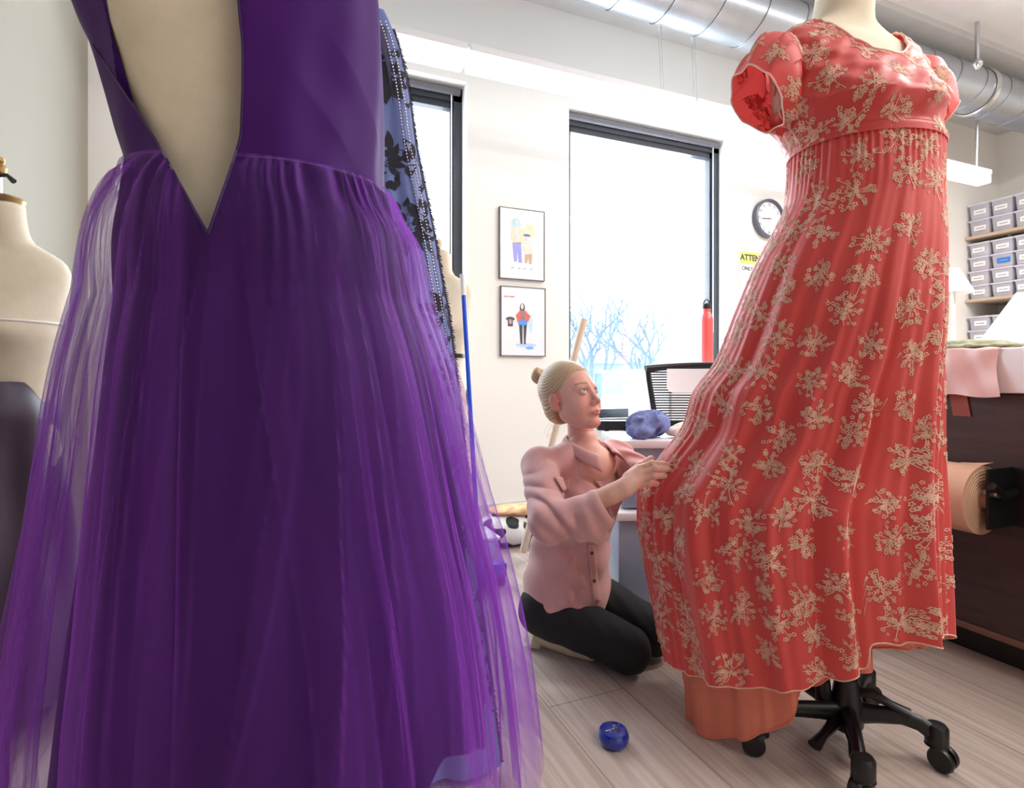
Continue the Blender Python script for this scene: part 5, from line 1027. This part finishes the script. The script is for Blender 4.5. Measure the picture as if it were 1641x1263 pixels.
tag(fl.build('loose_strands', mat('hair_wisp', rgb(236, 212, 176), .5, noise=.05), ho), kind='stuff')
st_ = h2b(np.array([[-.0172, .0985, -.0345]]))[0]; MB().ball(tuple(WA(st_)), .0014, n=8).build('nose_stud', M_steel, bd)
# shirt
M_shirt = mat('dusty_pink_cord', rgb(206, 152, 148), .8, noise=.06, nscale=30, bump=.35, bscale=500, sheen=.35)
CU = J(950, 822, 1.452)
def shirt(X, Y, Z):
    P = (X, Y, Z); d = s_ell(P, (.212, 1.807, .535), (.150, .100, .165), RB); d = smin(d, s_ell(P, (.196, 1.838, .36), (.142, .116, .18), RB), .05); d = smin(d, s_ell(P, (.182, 1.850, .18), (.152, .136, .17), RB), .06)
    for s in (-1, 1): d = smin(d, s_ell(P, (.212+e1[0]*.062*s+e2[0]*.075, 1.807+e1[1]*.062*s+e2[1]*.075, .50), (.052, .045, .055), RB), .04)
    d = smin(d, s_cone(P, NB-np.array([0, 0, .022]), SR-np.array([0, 0, .004]), .050, .052), .03); d = smin(d, s_cone(P, NB-np.array([0, 0, .022]), SL-np.array([0, 0, .004]), .050, .052), .03)
    u = X*e1[0]+Y*e1[1]; w = X*e2[0]+Y*e2[1]
    wr = .0038*(1-2*np.abs(np.sin(u*21+Z*9+1.2*np.sin(Z*14))))+.0028*(1-2*np.abs(np.sin(u*35-Z*22+w*12)))+.003*np.sin(Z*60+u*30+3*np.sin(u*20)); d = d+wr*np.clip((.62-Z)/.1, 0, 1)
    # sleeves
    mid = SR+(ER-SR)*.5; ax_ = (X-SR[0])*0+((X-SR[0])*(ER-SR)[0]+(Y-SR[1])*(ER-SR)[1]+(Z-SR[2])*(ER-SR)[2])/np.sum((ER-SR)**2)
    sl = smin(s_cone(P, SR, ER, .056, .050), s_cone(P, ER, CU, .051, .046), .020)
    fa = np.sqrt((X-ER[0])**2+(Y-ER[1])**2+(Z-ER[2])**2); sl = sl+.0065*(1-2*np.abs(np.sin(fa*46+2*np.sin(Z*30+X*25))))*np.exp(-(fa/.15)**2)+.0014*np.sin(ax_*11+X*50+Z*40)
    cuff = s_cone(P, J(938, 836, 1.458), J(957, 818, 1.450), .053, .052); cuff = smin(cuff, s_cone(P, J(950, 842, 1.462), J(962, 858, 1.47), .034, .022), .02)
    cuff = cuff+.0022*np.sin(X*120+Z*60); sl = smin(sl, cuff, .006)
    sl = smax(sl, -s_cone(P, J(951, 822, 1.450), J(985, 802, 1.44), .040, .040), .004)
    sl2 = smin(s_cone(P, SL, EL_, .056, .050), s_cone(P, EL_, EL_+(WL_-EL_)*.5, .050, .044), .02); fb_ = np.sqrt((X-EL_[0])**2+(Y-EL_[1])**2+(Z-EL_[2])**2); sl2 = sl2+  .005*np.sin(fb_*90+3*np.sin(X*30+Z*30))
    d = smin(d, sl2, .022); d = smin(d, sl, .014)
    # neck opening and hem
    d = smax(d, -s_cone(P, NB+np.array([-.004, .0, .05]), NB+np.array([.0, 0, -.005]), .066, .052), .004)
    ap = NB+np.array([e2[0]*.105, e2[1]*.105, -.100]); d = smax(d, -s_cone(P, NB+np.array([e2[0]*.03, e2[1]*.03, .02]), ap, .056, .012), .003)
    hem = .132+.012*np.sin(u*22+1.0)+.004*np.sin(u*50+w*20); return smax(d, -(Z-hem), .006)
Vs, Fs = surfnets(shirt, (-.03, 1.37, .05), (.55, 2.06, .75), .0034)
so = pyd('shirt', WA(Vs), Fs, M_shirt, wm)
from mathutils.bvhtree import BVHTree
bvh = BVHTree.FromPolygons([tuple(x) for x in WA(Vs)], [tuple(int(i) for i in q) for q in Fs])
def onshirt(px, py, off=0):
    d = (PX(px, py, 1)-Vector((0, 0, H))).normalized(); h = bvh.ray_cast(Vector((0, 0, H)), d)
    if h[0] is None: return PX(px, py, 1.75)
    n = h[1] if h[1].dot(d) < 0 else -h[1]; return h[0]+n*off
def patch(name, c, nu, nv, off, m, parent, th=.0025):
    V = []
    for i in range(nv):
        for j in range(nu):
            s, t = j/(nu-1), i/(nv-1); x = (c[0][0]*(1-s)+c[1][0]*s)*(1-t)+(c[3][0]*(1-s)+c[2][0]*s)*t; y = (c[0][1]*(1-s)+c[1][1]*s)*(1-t)+(c[3][1]*(1-s)+c[2][1]*s)*t; V.append(onshirt(x, y, off))
    o = pyd(name, V, grid_faces(nv, nu, False), m, parent); md = o.modifiers.new('thick', 'SOLIDIFY'); md.thickness = th; md.offset = 0; return o
patch('pocket_flap', [(886, 766), (913, 768), (912, 785), (899, 788)], 8, 6, .007, M_shirt, so); patch('pocket_flap', [(946, 767), (990, 751), (988, 770), (962, 786)], 10, 6, .007, M_shirt, so)
M_btn = mat('horn_button', rgb(96, 74, 60), .3, noise=.3, nscale=200)
pl = [(936, 765), (938, 800), (943, 840), (947, 880), (951, 925), (956, 968)]
V = []
for i in range(30):
    t = i/29; y = 872+(962-872)*t; x = np.interp(y, [p[1] for p in pl], [p[0] for p in pl])
    for s in (-6, -2, 2, 6): V.append(onshirt(x+s, y, .0022))
keep = [q for q in grid_faces(30, 4, False) if max((V[a]-V[b]).length for a in q for b in q) < .03]
o = pyd('button_placket', V, keep, M_shirt, so); md = o.modifiers.new('thick', 'SOLIDIFY'); md.thickness = .0022
for (x, y) in ((947, 886), (951, 931)):
    c = onshirt(x, y, .004); n = (Vector((0, 0, H))-c).normalized(); n = (n+Vector(tuple(WA(np.array([e2[0], e2[1], 0]))))).normalized(); MB().lathe([(.001, .001), (.003, .0012), (.0048, .0025), (.0058, .002), (.0058, 0), (.001, 0)], c, 18, tuple(n)).build('button', M_btn, so)
# collar: stand plus two pointed leaves
for s in (-1, 1):
    V = []; nu, nv = 26, 8
    for j in range(nu):
        t = j/(nu-1); a = math.radians(180-t*146)*s           # 180 = nape, towards the front
        dr_ = np.array([e1[0]*math.sin(a)+e2[0]*math.cos(a), e1[1]*math.sin(a)+e2[1]*math.cos(a)])
        ri = .059+.004*t; zi = NB[2]+.046-.050*t**1.5; tip = np.clip((t-.62)/.38, 0, 1); ro = .077+.012*t+.030*tip**1.5; zo = NB[2]+.012-.022*t-.040*tip**1.3; ci = NB[:2]+np.array([-.002, .0])+np.array(e2)*.030*t**2
        for i in range(nv):
            q = i/(nv-1); rad = ri+(ro-ri)*q**.8; z = zi+.006*math.sin(q*math.pi)+(zo-zi)*q**1.25; V.append((ci[0]+dr_[0]*rad, ci[1]+dr_[1]*rad, z))
    o = pyd('collar', WA(np.array(V)), grid_faces(nu, nv, False), M_shirt, so); md = o.modifiers.new('thick', 'SOLIDIFY'); md.thickness = .004; md.offset = 0
# trousers and shoes
def legs(X, Y, Z):
    P = (X, Y, Z); d = s_ell(P, PEL+np.array([-.004, .004, -.01]), (.150, .125, .105), RB)
    for h, k, a in ((HR, KR, AR), (HL, KL, AL_)):
        q = smin(s_cone(P, h, np.array(k)+np.array([0, 0, .008]), .088, .066), s_ell(P, np.array(k)+np.array([.008, -.008, -.004]), (.062, .062, .062)), .02); q = smin(q, s_cone(P, k, np.array(a), .055, .042), .02); d = smin(d, q, .014)
    return smax(d+.0018*np.sin(X*90+Y*40)*np.sin(Z*60+X*30), -(Z-.004), .008)
Vt, Ft = surfnets(legs, (-.02, 1.58, -.01), (.56, 2.12, .30), .0045); pyd('trousers', WA(Vt), Ft, mat('black_trousers', rgb(17, 17, 20), .8, noise=.15, nscale=200), wm)
M_shoe = mat('beige_leather', rgb(206, 188, 150), .45, noise=.08, nscale=30); M_sole = mat('pale_sole', rgb(214, 204, 186), .6, noise=.05)
for (dx, dy, nm) in ((0, 0, 'near'), (.15, .10, 'far')):
    a = np.array(LT(866, 1021, 1.865)); b = np.array(LT(915, 1034, 1.80)); off = np.array([dx, dy, 0]); a = a+off; b = b+off; a[2] = .040; b[2] = .030
    def shoe(X, Y, Z):
        P = (X, Y, Z); d = smin(s_cone(P, a, b, .036, .030), s_cone(P, b, b+(b-a)*.6, .030, .022), .01); return smax(d, -(Z-.005), .004)
    Vq, Fq = surfnets(shoe, np.minimum(a, b)-.06, np.maximum(a, b)+.12, .004); sh_ = pyd('shoe', WA(Vq), Fq, M_shoe, wm)
    h0 = LT(863, 1018, 1.86); h0 = np.array(h0)+off; M4 = Matrix.Translation(W(h0[0]-.012, h0[1], .036)) @ Matrix.Rotation(-TH+.4, 4, 'Z') @ Matrix.Rotation(math.radians(18), 4, 'Y')
    MB().box((-.022, -.026, -.034), (.018, .026, .034), .005, M=M4).build('heel', M_sole, sh_)
#px_, py_, T_ = proj(Gs); k = (px_-1075)**2+(py_-755)**2+np.where(T_ > 1.62, 1e6, 0); kk = np.unravel_index(np.argmin(k), k.shape); print('DRESS_T', T_[kk], k[kk])
